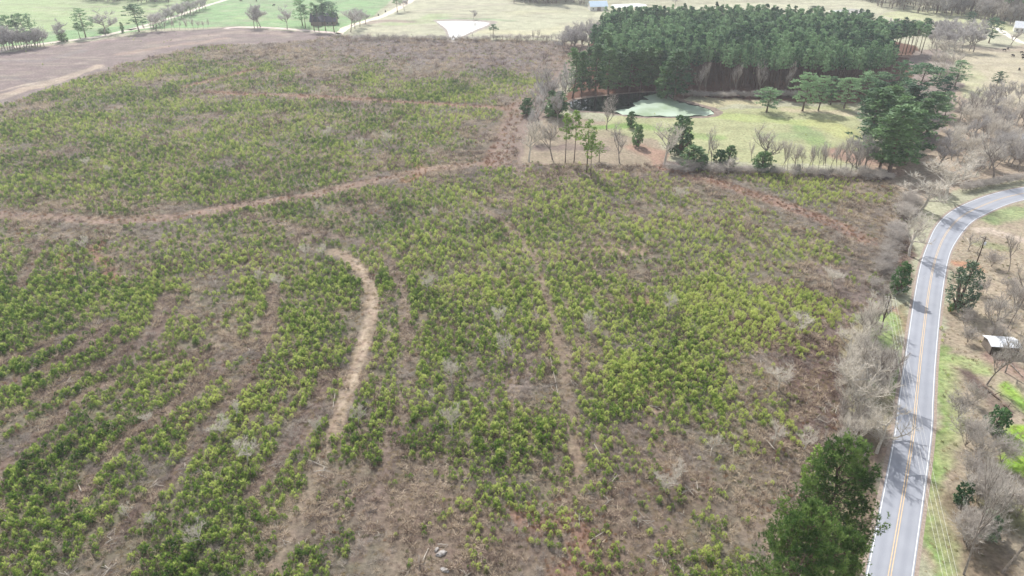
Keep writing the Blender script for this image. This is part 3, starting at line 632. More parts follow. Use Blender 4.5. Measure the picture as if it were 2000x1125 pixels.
TAK = variants('straw_kinds', [tuft_mesh(40 + i, 40, M['tan'], .5, .06, .8, .5) for i in range(3)])
OLK = variants('olive_kinds', [tuft_mesh(50 + i, 44, M['olive'], .5, .08, .7, .7) for i in range(3)])
parts = [jgrid(-150, 150, 62, 150, .95), jgrid(-260, 200, 150, 290, 1.45), jgrid(-380, 200, 290, 580, 2.7)]
bx = np.concatenate([p[0] for p in parts]); by = np.concatenate([p[1] for p in parts])
incut = inpoly(bx, by, CUT); bgd = green(bx, by)
trk = np.zeros(len(bx)); redm = np.zeros(len(bx))
for i, (P, wd, c, s, cl) in enumerate(TRK):
    q = linedist(bx, by, P) + (vnoise(bx, by, 2.5, 8) - .5) * 1.5; mk = 1 - sstep(wd * .3, wd * .55, q)
    if i in (0, 1, 2, 4): trk = np.maximum(trk, mk * (1 if i == 1 else .75))
    if i in (5, 6, 7, 8, 0): redm = np.maximum(redm, mk * (.25 if i == 0 else .8))
def nearpx(pts, r, wob=1.0):
    d = np.full(len(bx), 1e9)
    for p in pts:
        a = G(*p); d = np.minimum(d, np.hypot(bx - a[0], by - a[1]))
    return 1 - sstep(r * .6, r * 1.2, d + (vnoise(bx, by, 2, 13) - .5) * r * wob)
redm = np.maximum(redm, nearpx([(1035, 1005), (1060, 1030), (1080, 1000), (1130, 1025), (1140, 1060), (1110, 1110), (1130, 1040), (1160, 1020)], 3.6, 1.8) * .7)
redm = np.maximum(redm, nearpx([(125, 500), (130, 530), (185, 485), (200, 520), (220, 545), (820, 340), (800, 355), (1540, 395), (1250, 592), (1270, 730)], 3.5) * .6)
gr = np.maximum(sstep(.52, .68, fbm(bx, by, 11, 31)), nearpx([(955, 620), (980, 660), (1010, 700), (960, 770), (850, 770), (880, 720), (1300, 600), (1330, 610), (1560, 630), (1150, 640), (1320, 400), (1400, 300), (1230, 350), (1700, 480), (1680, 520), (1700, 560), (440, 840), (390, 1040), (690, 800), (640, 820), (1200, 640), (1370, 890), (1280, 1000), (870, 390), (1100, 470)], 6) * .9)
gr = np.maximum(gr, inpoly(bx, by, GP([(560, 90), (660, 74), (1090, 84), (1120, 100), (1060, 150), (1010, 210), (900, 130), (700, 110)])) * .45)
u = rng.random(len(bx)); dn = np.clip(.95 - .45 * bgd, 0, 1) * (.55 + 1.1 * sstep(.3, .65, fbm(bx, by, 5, 91))) * incut
kind = np.full(len(bx), -1)
r2 = rng.random(len(bx))
on = (u < dn)
kind[on] = 0
kind[on & (r2 < gr * .75)] = 1
kind[on & (r2 > .86)] = 4
kind[on & (r2 > .92)] = 3
kind[on & (r2 > .35) & (r2 < .8) & (fbm(bx, by, 8, 171) > .6)] = 3
kind[on & (r2 > .5) & (r2 < .75) & (fbm(bx, by, 7, 181) > .68)] = 2
t1 = rng.random(len(bx)); kind[(t1 < trk * .97) & incut] = -1; kind[(t1 < trk * .25) & incut & (u < .7)] = 3
t2 = rng.random(len(bx)); kind[(t2 < redm) & incut & (u < .8)] = 2
SZ = np.interp(by, [70, 150, 151, 290, 291, 560], [.8, .95, 1.15, 1.3, 1.7, 2.0])
def put(k, nm, coll, label, cat, nv, s0, s1, mask=None):
    q = kind == k
    if mask is not None: q &= mask
    n = q.sum(); rot, scl = rand_rs(n, s0, s1, .12); scl = scl * SZ[q][:, None] * np.array((1, 1, .72))
    scatter(nm, np.stack([bx[q], by[q], np.zeros(n)], 1), rot, scl, coll, label, cat, nv); print(nm, n)
put(0, 'brown_brush', BRK, 'low brown leafless brush between the young pines', 'brush', 4, .5, 1.7)
put(1, 'grey_brambles', GRK, 'pale grey twiggy bramble thickets scattered over the clear cut', 'brambles', 4, .6, 1.25)
put(2, 'rust_grass', ORK, 'rust orange dead grass along the tracks and in patches', 'dry grass', 3, .7, 1.2)
put(3, 'straw_grass', TAK, 'straw coloured dead grass on the tracks', 'dry grass', 3, .6, 1.2)
put(4, 'olive_weeds', OLK, 'olive green low weeds among the brown brush', 'weeds', 3, .6, 1.2)
def sticks(seed, n, wood):
    g = Geo(); rs = np.random.default_rng(seed)
    for i in range(n):
        a = rs.random() * 6.28; L = .5 + 1.6 * rs.random(); c = rs.normal(size=2) * .5; r_ = .02 + .04 * rs.random(); z = .12 + .4 * rs.random()
        g.tube([(c[0] - L / 2 * math.cos(a), c[1] - L / 2 * math.sin(a), z), (c[0] + L / 2 * math.cos(a), c[1] + L / 2 * math.sin(a), z + rs.normal() * .15)], [r_, r_ * .6], 4)
    return g.mesh('slash', wood)
SLK = variants('slash_kinds', [sticks(i, 1 + i * 2, M['barkpale'] if i % 2 else M['barkgrey']) for i in range(4)])
q = incut & (rng.random(len(bx)) < .075 * sstep(.35, .75, fbm(bx, by, 9, 151)) * (by < 300)); n = q.sum(); rot, scl = rand_rs(n, .6, 1.5, .1)
scatter('slash', np.stack([bx[q], by[q], np.zeros(n)], 1), rot, scl, SLK, 'pale broken sticks and logging slash littering the clear cut', 'slash', 4)
# verge grass and thickets on the right of the road
parts = [jgrid(50, 160, 62, 210, 1.0)]; vx, vy = parts[0]
okr = np.zeros(len(vx), bool); q = linedist(vx, vy, list(map(tuple, MC))); okr = (q > 5.0) & ~inpoly(vx, vy, CUT)
side = vx > np.interp(vy, MC[:, 1][:150], MC[:, 0][:150])
fx, fy = vx[okr], vy[okr]; n = len(fx); rot, scl = rand_rs(n, .3, .75, .2)
r = rng.random(n); q = r < .14
scatter('verge_straw', np.stack([fx[q], fy[q], 0 * fx[q]], 1), rot[q], scl[q], TAK, 'straw coloured tussocks on the road verges', 'dry grass', 3)
q = (r > .5) & (r < .53)
scatter('verge_weeds', np.stack([fx[q], fy[q], 0 * fx[q]], 1), rot[q], scl[q], OLK, 'short green weeds on the road verges', 'weeds', 3)

# ------------------------------------------------------------------ trees
def pvar(n, *a, **k): return [pine_tree_meshes(*a, seed=k['seed'] + i, **{q: v for q, v in k.items() if q != 'seed'}) for i in range(n)]
PINE = pvar(5, 22, .58, 3.0, 64, 18, .55, M['needles'], M['bark'], seed=1, tr=.011)                 # plantation pine
PINEL = pvar(4, 26, .14, 3.6, 150, 18, .6, M['needles_t'], M['bark'], seed=11, tr=.012, conic=.6)         # tall, deep crown
OPEN = pvar(4, 18, .22, 4.8, 95, 24, .55, M['needles'], M['bark'], seed=21, flat=-.05, tr=.018, conic=.35)  # open grown pine
SLIM = pvar(3, 16, .45, 2.2, 60, 14, .42, M['needles_y'], M['bark'], seed=31, tr=.010, limbs=16)
def big_pine(seed, h=20.0, cr=6.0):
    rs = np.random.default_rng(seed); g = Geo(); P = []; D = []; TT = []
    g.tube([(.1 * i, .06 * i * (-1) ** i, h * i / 9 * .98) for i in range(10)], [.38 * (1 - .09 * i) for i in range(10)], 9)
    nb = 74
    for i in range(nb):
        q = i / nb; z = h * (.22 + .74 * q); L = cr * (1 - q) ** .62 * (.62 + .5 * rs.random()) + .5; a = i * 2.399 + rs.normal() * .3
        rise = .12 + .55 * q; dr = np.array((math.cos(a), math.sin(a), rise)); b0 = np.array((0., 0, z))
        pts = [b0 + dr * L * u_ + np.array((0, 0, -.08 * L * math.sin(u_ * 3))) for u_ in (0, .35, .7, 1)]
        g.tube(pts, [.11 * (1 - q * .6), .08 * (1 - q * .5), .05, .02], 4, False)
        for k in range(int(7 + 4.5 * L)):
            u_ = .3 + .72 * rs.random() ** .7; c = b0 + dr * L * u_ + np.array((0, 0, -.08 * L * math.sin(u_ * 3))); sd = np.array((-math.sin(a), math.cos(a), 0)) * rs.normal() * .32 * L * (1.15 - u_ * .6); c = c + sd + np.array((0, 0, abs(rs.normal()) * .18))
            if rs.random() < .5: g.tube([b0 + dr * L * u_ * .8, c], [.03, .012], 3, False)
            t_ = rs.random(); up = np.array((math.cos(a) * .5, math.sin(a) * .5, .8))
            for m_ in range(4):
                cc = c + rs.normal(size=3) * .17; v = up + rs.normal(size=(9, 3)) * .75; v /= np.linalg.norm(v, axis=1)[:, None]
                P.append(np.tile(cc, (9, 1))); D.append(v * (.24 + .16 * rs.random((9, 1)))); TT.append(np.full(9, t_))
    V, F = blades(np.concatenate(P), np.concatenate(D), .075)
    return g.mesh('trunk', M['bark']), mk_mesh('crown', V, F, M['needles_d'], np.repeat(np.concatenate(TT), 3))
BIG = [big_pine(5), big_pine(6)]
BAREA = [bare_tree_meshes(14, 1.05, 60 + i, M['twig'], M['barkgrey'], 4, 4, 9, wid=.032) for i in range(4)]
BAREW = [bare_tree_meshes(13, 1.25, 70 + i, M['twig_pale'], M['barkpale'], 4, 4, 11, wid=.038, up=.35, tr=.028) for i in range(3)]
BAREP = [bare_tree_meshes(13, .9, 80 + i, M['twig_purple'], M['barkgrey'], 4, 4, 11, wid=.05) for i in range(3)]
FARB = [bare_tree_meshes(13, 1.1, 85 + i, M['twig_purple'], M['barkgrey'], 4, 4, 11, wid=.11, up=.4) for i in range(3)]
THIN = [bare_tree_meshes(10, .35, 90 + i, M['twig'], M['barkgrey'], 3, 5, 10, wid=.035, tr=.011, up=.8) for i in range(3)]
BUSHY = [bare_tree_meshes(6, 1.1, 95 + i, M['twig'], M['barkgrey'], 3, 4, 13, wid=.03, tr=.014, stems=6, up=.5) for i in range(3)]
SHR = [shrub_meshes(4, 1.9, 60, .34, M['evergreen'], M['bark'], 200 + i) for i in range(3)]
MAG = [shrub_meshes(13, 3.6, 230, .36, M['magnolia'], M['bark'], 210)]
CED = [shrub_meshes(8, 2.3, 120, .4, M['evergreen'], M['bark'], 220 + i) for i in range(2)]
KIND = {'pine': (PINE, 22, 3.0, 'pine_tree', 'pine tree'), 'tallpine': (PINEL, 26, 3.6, 'pine_tree', 'pine tree'), 'openpine': (OPEN, 18, 4.8, 'pine_tree', 'pine tree'),
        'slim': (SLIM, 16, 2.2, 'pine_tree', 'pine tree'), 'big': (BIG, 20, 6.2, 'pine_tree', 'pine tree'),
        'bare': (BAREA, 14, 5.0, 'bare_tree', 'leafless tree'), 'pale': (BAREW, 13, 6.0, 'bare_tree', 'leafless tree'), 'purple': (BAREP, 13, 5.2, 'bare_tree', 'leafless tree'),
        'farbare': (FARB, 13, 5.0, 'bare_tree', 'leafless tree'),
        'thin': (THIN, 10, 1.8, 'bare_tree', 'leafless tree'), 'bush': (BUSHY, 8, 4.0, 'bare_shrub', 'leafless shrub'),
        'shrub': (SHR, 4, 1.9, 'evergreen_shrub', 'evergreen shrub'), 'cedar': (CED, 8, 2.3, 'evergreen_tree', 'evergreen tree'), 'magnolia': (MAG, 13, 3.6, 'magnolia_tree', 'magnolia tree')}
def measured(ms, r0):
    a = np.empty(len(ms[1].vertices) * 3, np.float32); ms[1].vertices.foreach_get('co', a); a = a.reshape(-1, 3)
    return float(np.percentile(np.hypot(a[:, 0], a[:, 1]), 92)), float(a[:, 2].max())
MEAS = {}
def tree(kind, bx_, by_, top, wpx, label, group=None, v=None, world=None, h=None, r=None):
    ms, h0, r0, nm, cat = KIND[kind]; v = int(rng.integers(len(ms))) if v is None else v % len(ms)
    key = (kind, v)
    if key not in MEAS: MEAS[key] = measured(ms[v], r0)
    r0, h0 = MEAS[key]
    if world is None:
        xx, yy = G(bx_, by_); h = max(1.0, height_for(by_, top)); r = wpx / 2 / (FPX / (yy * CP + (CAM_H - h * .6) * SP))
    else: xx, yy = world
    o = empty(nm, (xx, yy, 0), rng.random() * 6.28, (r / r0, r / r0, h / h0))
    names = ('trunk', 'crown') if nm not in ('evergreen_shrub', 'bare_shrub') else ('stem', 'foliage')
    obj('trunk' if names[0] == 'trunk' else 'stem', ms[v][0], o); obj('crown' if names[0] == 'trunk' else ('twigs' if nm == 'bare_shrub' else 'foliage'), ms[v][1], o)
    return tag(o, label, cat, group)

# the planted pine wood
WOOD = GP([(1182, 84), (1300, 80), (1500, 82), (1690, 90), (1712, 120), (1730, 175), (1700, 188), (1560, 186), (1450, 182), (1345, 178), (1310, 186), (1262, 178), (1200, 178), (1155, 150), (1165, 110)])
wxs, wys = np.meshgrid(np.arange(20, 330, 4.3), np.arange(360, 560, 4.3)); wxs = wxs.ravel(); wys = wys.ravel()
wxs = wxs + (rng.random(len(wxs)) - .5) * 1.8; wys = wys + (rng.random(len(wys)) - .5) * 1.8
k = inpoly(wxs + (vnoise(wxs, wys, 14, 3) - .5) * 12, wys + (vnoise(wxs, wys, 11, 4) - .5) * 14, WOOD) & (rng.random(len(wxs)) < .93); wxs, wys = wxs[k], wys[k]
G2 = GP([(1690, 96), (1740, 100), (1798, 98), (1806, 108), (1765, 108), (1730, 120), (1705, 135)]); 
ax_, ay_ = np.meshgrid(np.arange(160, 330, 4.5), np.arange(380, 560, 4.5)); ax_ = ax_.ravel() + rng.random(ax_.size) * 2; ay_ = ay_.ravel() + rng.random(ay_.size) * 2
k = inpoly(ax_, ay_, G2); 
for a, b_ in zip(ax_[k], ay_[k]):
    tree('pine', 0, 0, 0, 0, 'round topped pine in the thin row right of the dense pine wood', 'pines in the row east of the wood', world=(a, b_), h=19 + 3 * rng.random(), r=2.8 + rng.random())
order = np.argsort(wys); near = order[:190]; far_ = order[190:]
hw = 20 + 3.5 * fbm(wxs, wys, 25, 3) + 4.5 * rng.random(len(wxs)) - 1
for i in near:
    tree('pine', 0, 0, 0, 0, 'straight trunked pine in the front ranks of the dense pine wood behind the pond', 'planted pines in the front ranks of the wood', world=(wxs[i], wys[i]), h=hw[i], r=2.0 + .8 * rng.random())
PJ = []
for tk, cr in PINE:      # joined trunk + crown for the uncountable rest
    a = np.empty(len(tk.vertices) * 3, np.float32); tk.vertices.foreach_get('co', a); c = np.empty(len(cr.vertices) * 3, np.float32); cr.vertices.foreach_get('co', c)
    F = [tuple(p.vertices) for p in tk.polygons]; n0 = len(tk.vertices); F2 = [tuple(v + n0 for v in p.vertices) for p in cr.polygons]
    ta = np.empty(len(cr.vertices), np.float32); cr.attributes['tint'].data.foreach_get('value', ta)
    PJ.append(mk_mesh('pine', np.concatenate([a, c]).reshape(-1, 3), F + F2, [M['bark'], M['needles']], np.concatenate([np.zeros(n0), ta]), mi=[0] * len(F) + [1] * len(F2)))
n = len(far_); rot, scl = rand_rs(n, .8, 1.05, .01); scl[:, 2] = hw[far_] / 22
scatter('pine_wood', np.stack([wxs[far_], wys[far_], np.zeros(n)], 1), rot, scl, variants('wood_kinds', PJ), 'mass of dark green planted pines filling the back of the wood', 'pine wood', 5); print('wood', n)

T = tree
# tall pines at the left end of the wood, on the pond bank
for i, (a, b_, tp, wd, lb) in enumerate([(1118, 192, 92, 38, 'tall dark pine standing leftmost on the pond bank'), (1136, 190, 98, 30, 'tall dark pine second from the left on the pond bank'),
    (1163, 188, 84, 44, 'tallest dark pine above the open water of the pond'), (1150, 176, 90, 34, 'dark pine behind the tallest pine on the pond bank'), (1188, 184, 92, 40, 'dark pine with a wide crown behind the middle of the pond'),
    (1205, 182, 100, 36, 'slender dark pine on the pond bank above the black water'), (1228, 180, 96, 38, 'dark pine on the bank above the bright gap in the black water'), (1250, 178, 92, 38, 'dark pine on the bank above the right end of black water'),
    (1280, 178, 92, 40, 'dark pine just left of the low spreading evergreen by the duckweed'), (1178, 160, 60, 40, 'tall pine rising from the left corner of the wood'), (1135, 180, 100, 30, 'dark pine hidden between the leftmost pond bank pines'),
    (1215, 172, 88, 40, 'dark pine in the second rank behind the pond'), (1265, 172, 90, 40, 'dark pine in the second rank near the spreading evergreen')]):
    T('tallpine', a, b_, tp, wd, lb)
T('tallpine', 1318, 196, 96, 54, 'broad dark evergreen pine hanging over the duckweed end of the pond')
T('cedar', 1300, 192, 118, 40, 'dark evergreen filling the corner of the wood beside the duckweed')
for a, tp in ((1363, 118), (1378, 112), (1482, 110), (1532, 112), (1437, 118)):
    T('bare', a, 188, tp, 22, 'pale leafless trunk standing at the front edge of the pine wood', 'pale leafless trunks along the front of the wood')
for i in range(26):
    a = 1335 + i * 9 + rng.random() * 8; T('bush', a, 189 + rng.random() * 3, 172 + rng.random() * 8, 24, 'low reddish grey undergrowth bush along the front of the pine wood', 'undergrowth bushes along the wood edge')
# open-grown pines in the pasture
for a, b_, tp, wd, lb in [(1497, 219, 170, 52, 'lone spreading pine in the middle of the sunny pasture'), (1567, 217, 140, 54, 'leftmost pine of the pasture clump right of the lone pine'),
    (1598, 216, 146, 42, 'second pine of the pasture clump beside its left neighbour'), (1648, 212, 150, 46, 'pale branched pine in the middle of the pasture clump'), (1683, 206, 138, 48, 'pine at the right of the pasture clump before the wood'),
    (1622, 204, 148, 34, 'small pine behind the middle of the pasture clump'), (1864, 171, 116, 36, 'lone layered pine on the tan slope right of the wood'), (1946, 168, 139, 26, 'small round pine top above the bare thicket at right'),
    (1931, 84, 33, 34, 'tall open pine beside the gravel lane at the far right'), (1893, 48, 22, 20, 'small far pine top left of the gravel lane'), (1787, 217, 124, 78, 'large wide pine with a visible pale trunk behind the big cluster'),
    (1748, 190, 117, 44, 'brownish pine at the right end of the dense wood'), (1838, 206, 148, 34, 'dark pine at the right edge of the big cluster'), (1586, 45, 11, 25, 'pale lone pine top behind the back edge of the wood'),
    (1845, 228, 178, 30, 'small dark pine on the right flank of the big cluster'), (1712, 200, 140, 44, 'pine between the pasture clump and the brownish pine'), (1830, 168, 132, 30, 'small pine beside the grey thicket right of the wood')]:
    T('openpine', a, b_, tp, wd, lb)
for a, b_, tp, wd, lb in [(1737, 336, 203, 88, 'largest bright green pine in front of the cluster above the road'), (1698, 292, 172, 80, 'wide dark pine at the left of the big cluster'), (1722, 276, 165, 70, 'tall dark pine behind the left half of the big cluster'),
    (1768, 322, 212, 66, 'dark pine at the right shoulder of the largest green pine'), (1765, 255, 165, 60, 'dark pine in the middle rank of the big cluster'), (1700, 252, 158, 56, 'dark pine at the back left of the big cluster'), (1742, 300, 186, 70, 'dark pine squeezed in the heart of the big cluster'), (1812, 262, 178, 66, 'dark rounded pine at the far right of the big cluster'), (1718, 330, 226, 60, 'dark pine leaning left below the bright green pine'), (1790, 275, 190, 50, 'dark pine filling the gap in the right of the cluster')]:
    T('tallpine', a, b_, tp, wd, lb)
T('purple', 1672, 328, 250, 56, 'rounded purplish leafless tree left of the big green pine'); T('purple', 1652, 318, 258, 40, 'smaller purplish leafless tree at the left edge of the pine cluster')
T('purple', 1830, 330, 245, 70, 'grey leafless tree right of the big green pine'); T('purple', 1690, 330, 268, 44, 'greyish leafless tree under the dark left pines')
# clearing in front of the pond
for k_, a, b_, tp, wd, lb in [('pale', 1033, 316, 228, 44, 'pale leafless tree leftmost at the edge of the clearing'), ('bare', 1079, 312, 224, 46, 'leafless tree with a dark foot second from the left in the clearing'),
    ('slim', 1104, 318, 220, 26, 'slim yellow green pine just right of the second leafless tree'), ('slim', 1121, 318, 214, 26, 'slim tall pine touching its yellow green neighbour'), ('slim', 1146, 336, 234, 36, 'bright yellow green pine standing nearest in the clearing'),
    ('slim', 1154, 345, 262, 22, 'thin pine hidden beside the bright yellow green pine'), ('slim', 1170, 316, 276, 22, 'small short pine right of the bright yellow green pine'), ('bare', 1185, 254, 184, 38, 'leafless tree with a thick dark trunk below the pond'),
    ('bare', 1210, 319, 236, 40, 'leafless tree with twin trunks in the middle of the clearing'), ('cedar', 1244, 286, 243, 20, 'small dark evergreen on a thin pale stem in the clearing'), ('cedar', 1232, 250, 217, 18, 'small dark evergreen on the pond side of the clearing'),
    ('cedar', 1325, 302, 226, 44, 'dark evergreen behind the pale fan shaped tree'), ('pale', 1298, 321, 234, 46, 'pale fan shaped leafless tree before the dark evergreen'), ('cedar', 1352, 328, 284, 44, 'round dark olive evergreen at the pasture edge'),
    ('thin', 1378, 322, 256, 12, 'slender tree with a leafy tip right of the olive evergreen'), ('bare', 1389, 324, 244, 34, 'thin leafless tree between the two rounded evergreens'), ('cedar', 1403, 328, 291, 24, 'small dark evergreen left of the brownish bush'),
    ('cedar', 1423, 328, 283, 22, 'brownish green evergreen bush at the pasture edge'), ('pale', 1422, 338, 305, 30, 'small pale leafless shrub tree below the brownish bush'), ('cedar', 1488, 336, 296, 38, 'dark ivy mass around the foot of the fan shaped bare tree'),
    ('bare', 1492, 330, 232, 56, 'leafless tree with a fan of limbs rising from dark ivy'), ('thin', 1468, 315, 270, 18, 'crooked thin leafless tree left of the ivy covered foot'), ('shrub', 1558, 338, 320, 10, 'tiny dark evergreen in the sapling row below the pasture'),
    ('cedar', 1084, 228, 178, 46, 'rounded dark evergreen left of the open pond water'), ('cedar', 1031, 226, 191, 26, 'small dark evergreen where the red strip meets the thicket'), ('cedar', 1370, 330, 302, 22, 'dark lower bush at the right foot of the olive evergreen')]:
    T(k_, a, b_, tp, wd * (1.3 if k_ in ('bare', 'pale') else 1.1), lb)
for i in range(20):
    a = 1518 + i * 9.3 + rng.random() * 6; T('bare' if i % 2 else 'thin', a, 328 + rng.random() * 12, 262 + rng.random() * 18, 20 + rng.random() * 12, 'slender leafless young tree in the row between pasture and clear cut', 'slender leafless trees along the pasture edge')
for i in range(34):
    a = 1305 + i * 13 + rng.random() * 12; T('bush', a, 331 + (a - 1300) * .035 + rng.random() * 8, 322 + (a - 1300) * .035 - rng.random() * 16, 18 + rng.random() * 16, 'low grey purple hedge bush along the lower pasture edge', 'hedge bushes along the lower pasture edge')
for i, (a, b_, tp, wd) in enumerate([(1075, 222, 118, 66), (1100, 205, 110, 44), (1055, 250, 160, 46), (1062, 200, 140, 50), (1090, 240, 165, 40), (1045, 272, 205, 36)]):
    T('purple', a, b_, tp, wd, 'big hazy grey leafless tree massed left of the pond', 'hazy grey trees left of the pond', v=i)
for i in range(16):
    a = 1100 + (i % 8) * 11 + rng.random() * 8; b_ = 84 + (i // 8) * 12 + rng.random() * 6; T('farbare', a, b_, b_ - 45 - rng.random() * 12 + max(0, 1125 - a) * .5, 36, 'purplish leafless tree massed at the left corner of the pine wood', 'purplish trees at the wood corner')
for i in range(10):
    a = 1040 + i * 9; T('thin', a, 82 + rng.random() * 4, 52 + rng.random() * 14, 12, 'thin leafless tree by the far field left of the pine wood', 'thin trees at the far field corner')
# right of the wood
for i in range(16):
    a = 1815 + (i % 8) * 12 + rng.random() * 8; b_ = 82 + (i // 8) * 14 + rng.random() * 6; T('farbare', a, b_, b_ - 42 - rng.random() * 12, 36, 'hazy leafless tree in the grove between wood and gravel lane', 'hazy grove right of the pine wood')
for i in range(9):
    a = 1822 + (i % 3) * 16 + rng.random() * 8; b_ = 118 + (i // 3) * 22; T('pale', a, b_, b_ - 44, 34, 'pale leafless tree in the strip right of the wood', 'pale trees in the strip beside the wood')
for i in range(14):
    a = 1700 + i * 13 + rng.random() * 6; T('farbare', a, 62 + rng.random() * 8, 34 + rng.random() * 8, 30, 'far pale leafless tree behind the back corner of the wood', 'far leafless trees behind the wood')
T('bare', 1974, 88, 50, 34, 'leafless tree forked in a V beside the gravel lane')
for k_, a, b_, tp, wd, lb in [('bare', 1894, 245, 160, 40, 'dark stemmed leafless tree in the right pasture, left of a pair'), ('bare', 1907, 236, 172, 30, 'dark stemmed leafless tree in the right pasture, right of a pair'), ('bare', 1941, 232, 158, 44, 'tall leafless tree behind the roof at the right edge'),
    ('pale', 1800, 408, 336, 100, 'dense rounded pale olive leafless tree above the road bend'), ('pale', 1775, 500, 414, 86, 'wide grey leafless tree left of the road bend'), ('pale', 1846, 388, 300, 90, 'pale leaning leafless tree with thick twin limbs above the bend'),
    ('bare', 1940, 352, 252, 74, 'leafless tree with upswept limbs beside the upper road'), ('pale', 1880, 350, 285, 60, 'pale leafless tree between the leaning tree and upswept tree'), ('purple', 1905, 345, 290, 40, 'small greyish leafless tree above the road bank'),
    ('bush', 1748, 560, 520, 40, 'dull green grey ivy covered bush by the pole left of the road'), ('cedar', 1752, 575, 512, 34, 'ivy clad dark evergreen column left of the road bend'),
    ('pale', 1672, 818, 686, 118, 'broad pale leafless tree fanning out beside the straight road'), ('pale', 1712, 885, 790, 92, 'pale leafless tree directly above the big foreground pine'), ('bare', 1690, 742, 640, 70, 'thin grey leafless tree above the broad pale one'),
    ('bare', 1722, 770, 655, 60, 'thin grey leafless tree closest to the white line'), ('shrub', 1693, 778, 742, 26, 'dark evergreen bush under the broad pale tree'),
    ('bare', 1927, 752, 636, 70, 'leafless tree with a thick pale trunk in front of the white shed'), ('bare', 1963, 728, 640, 50, 'thin leafless tree right of the shed tree'), ('bare', 1882, 1122, 902, 120, 'tall dark trunked leafless tree at the bottom right corner'),
    ('bare', 1958, 1118, 880, 120, 'leafless tree rightmost in the bottom corner'), ('bare', 1930, 668, 560, 64, 'spreading leafless tree behind the white shed'), ('bare', 1968, 640, 525, 66, 'leafless tree at the right edge above the shed'),
    ('bare', 1990, 600, 470, 60, 'leafless tree at the right edge level with the magnolia'), ('bare', 1970, 530, 450, 44, 'small leafless tree by the dirt path end')]:
    T(k_, a, b_, tp, wd, lb)
T('magnolia', 1868, 604, 510, 56, 'glossy dark green magnolia standing alone right of the road')
for i in range(44):
    a = 1850 + rng.random() * 160; b_ = 235 + rng.random() * 105; T('purple' if i % 2 else 'pale', a, b_, b_ - 48 - rng.random() * 22, 40, 'tangled leafless tree in the thicket above the upper road', 'tangled trees above the upper road')
for i in range(10):
    a = 1895 + rng.random() * 110; b_ = 190 + rng.random() * 60; T('purple', a, b_, b_ - 42 - rng.random() * 16, 34, 'hazy leafless tree in the right hand pasture corner', 'hazy trees in the right pasture')
for a, b_, tp, wd, lb in [(1872, 815, 760, 60, 'grey brown leafless shrub nearest the verge'), (1885, 870, 800, 66, 'grey leafless shrub in the middle of the verge thicket'), (1905, 905, 840, 60, 'grey leafless shrub beside the bright green lawn'),
    (1900, 790, 745, 46, 'small leafless shrub below the fallen trunk'), (1890, 935, 880, 54, 'leafless shrub above the dark evergreen shrub'), (1935, 1000, 925, 80, 'wide pale leafless shrub below the lawn'), (1985, 1010, 940, 60, 'pale leafless shrub at the right edge below the lawn')]:
    T('bush', a, b_, tp, wd, lb)
T('shrub', 1942, 842, 795, 44, 'olive green shrub beside the bright lawn'); T('shrub', 1876, 985, 943, 34, 'dark green shrub at the foot of the verge thicket'); T('shrub', 1962, 880, 850, 14, 'small dark green shrub at the lawn corner')
T('shrub', 1925, 1045, 1000, 50, 'dark evergreen shrub between the two bottom right trees')
o = tree('shrub', 1855, 609, 590, 12, 'small yellow flowering bush at the foot of the magnolia'); 
yf = bpy.data.meshes.get('foliage'); c2 = o.children[1]; c2.data = c2.data.copy(); c2.data.materials.clear(); c2.data.materials.append(M['yellow']); o.name = 'flowering_bush'; o['category'] = 'bush'
for i in range(30):
    a = 1658 + rng.random() * 92; b_ = 640 + rng.random() * 270; a -= (b_ - 640) * .12; T('bush', a, b_, b_ - 34 - rng.random() * 16, 44, 'grey leafless bush in the strip between clear cut and straight road', 'grey bushes beside the straight road')
for i in range(22):
    q = rng.random(); a = 1690 + q * 80 + rng.random() * 14; b_ = 590 - q * 210 + rng.random() * 25; T('bush', a, b_, b_ - 20 - rng.random() * 12, 40, 'grey brown leafless bush massed on the left of the road bend', 'bushes left of the road bend')
for i in range(18):
    a = 1880 + i * 7; T('bush', a, 374 - (a - 1880) * .19, 356 - (a - 1880) * .19, 24, 'dark reddish bush on the bank of the upper road', 'bank bushes along the upper road')
for i in range(16):
    a = 1885 + rng.random() * 110; b_ = 480 + rng.random() * 220; T('thin' if i % 2 else 'bush', a, b_, b_ - 30 - rng.random() * 14, 34, 'sparse leafless growth on the open ground right of the road', 'sparse growth right of the road')
# big foreground pines
for a, b_, tp, wd, lb in [(1590, 1115, 850, 165, 'large dark pine in the foreground overhanging the left road edge'), (1505, 1300, 985, 190, 'large dark pine lowest in the bottom right foreground'), (1590, 1262, 1030, 130, 'dark pine squeezed between the road and the lowest big pine')]:
    T('big', a, b_, tp, wd, lb)
T('slim', 1563, 1010, 872, 46, 'single slim pine standing left of the big foreground pines')
for i in range(13):
    b_ = 630 + i * 22 + rng.random() * 16; a = 1752 - (b_ - 600) * .16 - 14 - rng.random() * 75; T('pale' if i % 2 else 'bare', a, b_, b_ - 75 - rng.random() * 25, 60, 'slender pale leafless tree in the strip left of the straight road', 'pale trees in the strip left of the straight road')
for i in range(10):
    a = 1870 + rng.random() * 120; b_ = 900 + rng.random() * 180; T('bush', a, b_, b_ - 60, 70, 'pale leafless thicket shrub in the bottom right corner', 'thicket shrubs in the bottom right corner')
for a, b_, tp, wd in ((614, 60, 4, 20), (623, 61, 10, 18), (636, 60, 6, 22), (653, 63, 12, 26), (597, 55, 8, 20)):
    T('pine', a, b_, tp, wd, 'dark stemmed pine standing in front of the farmhouse', 'pines in front of the farmhouse')
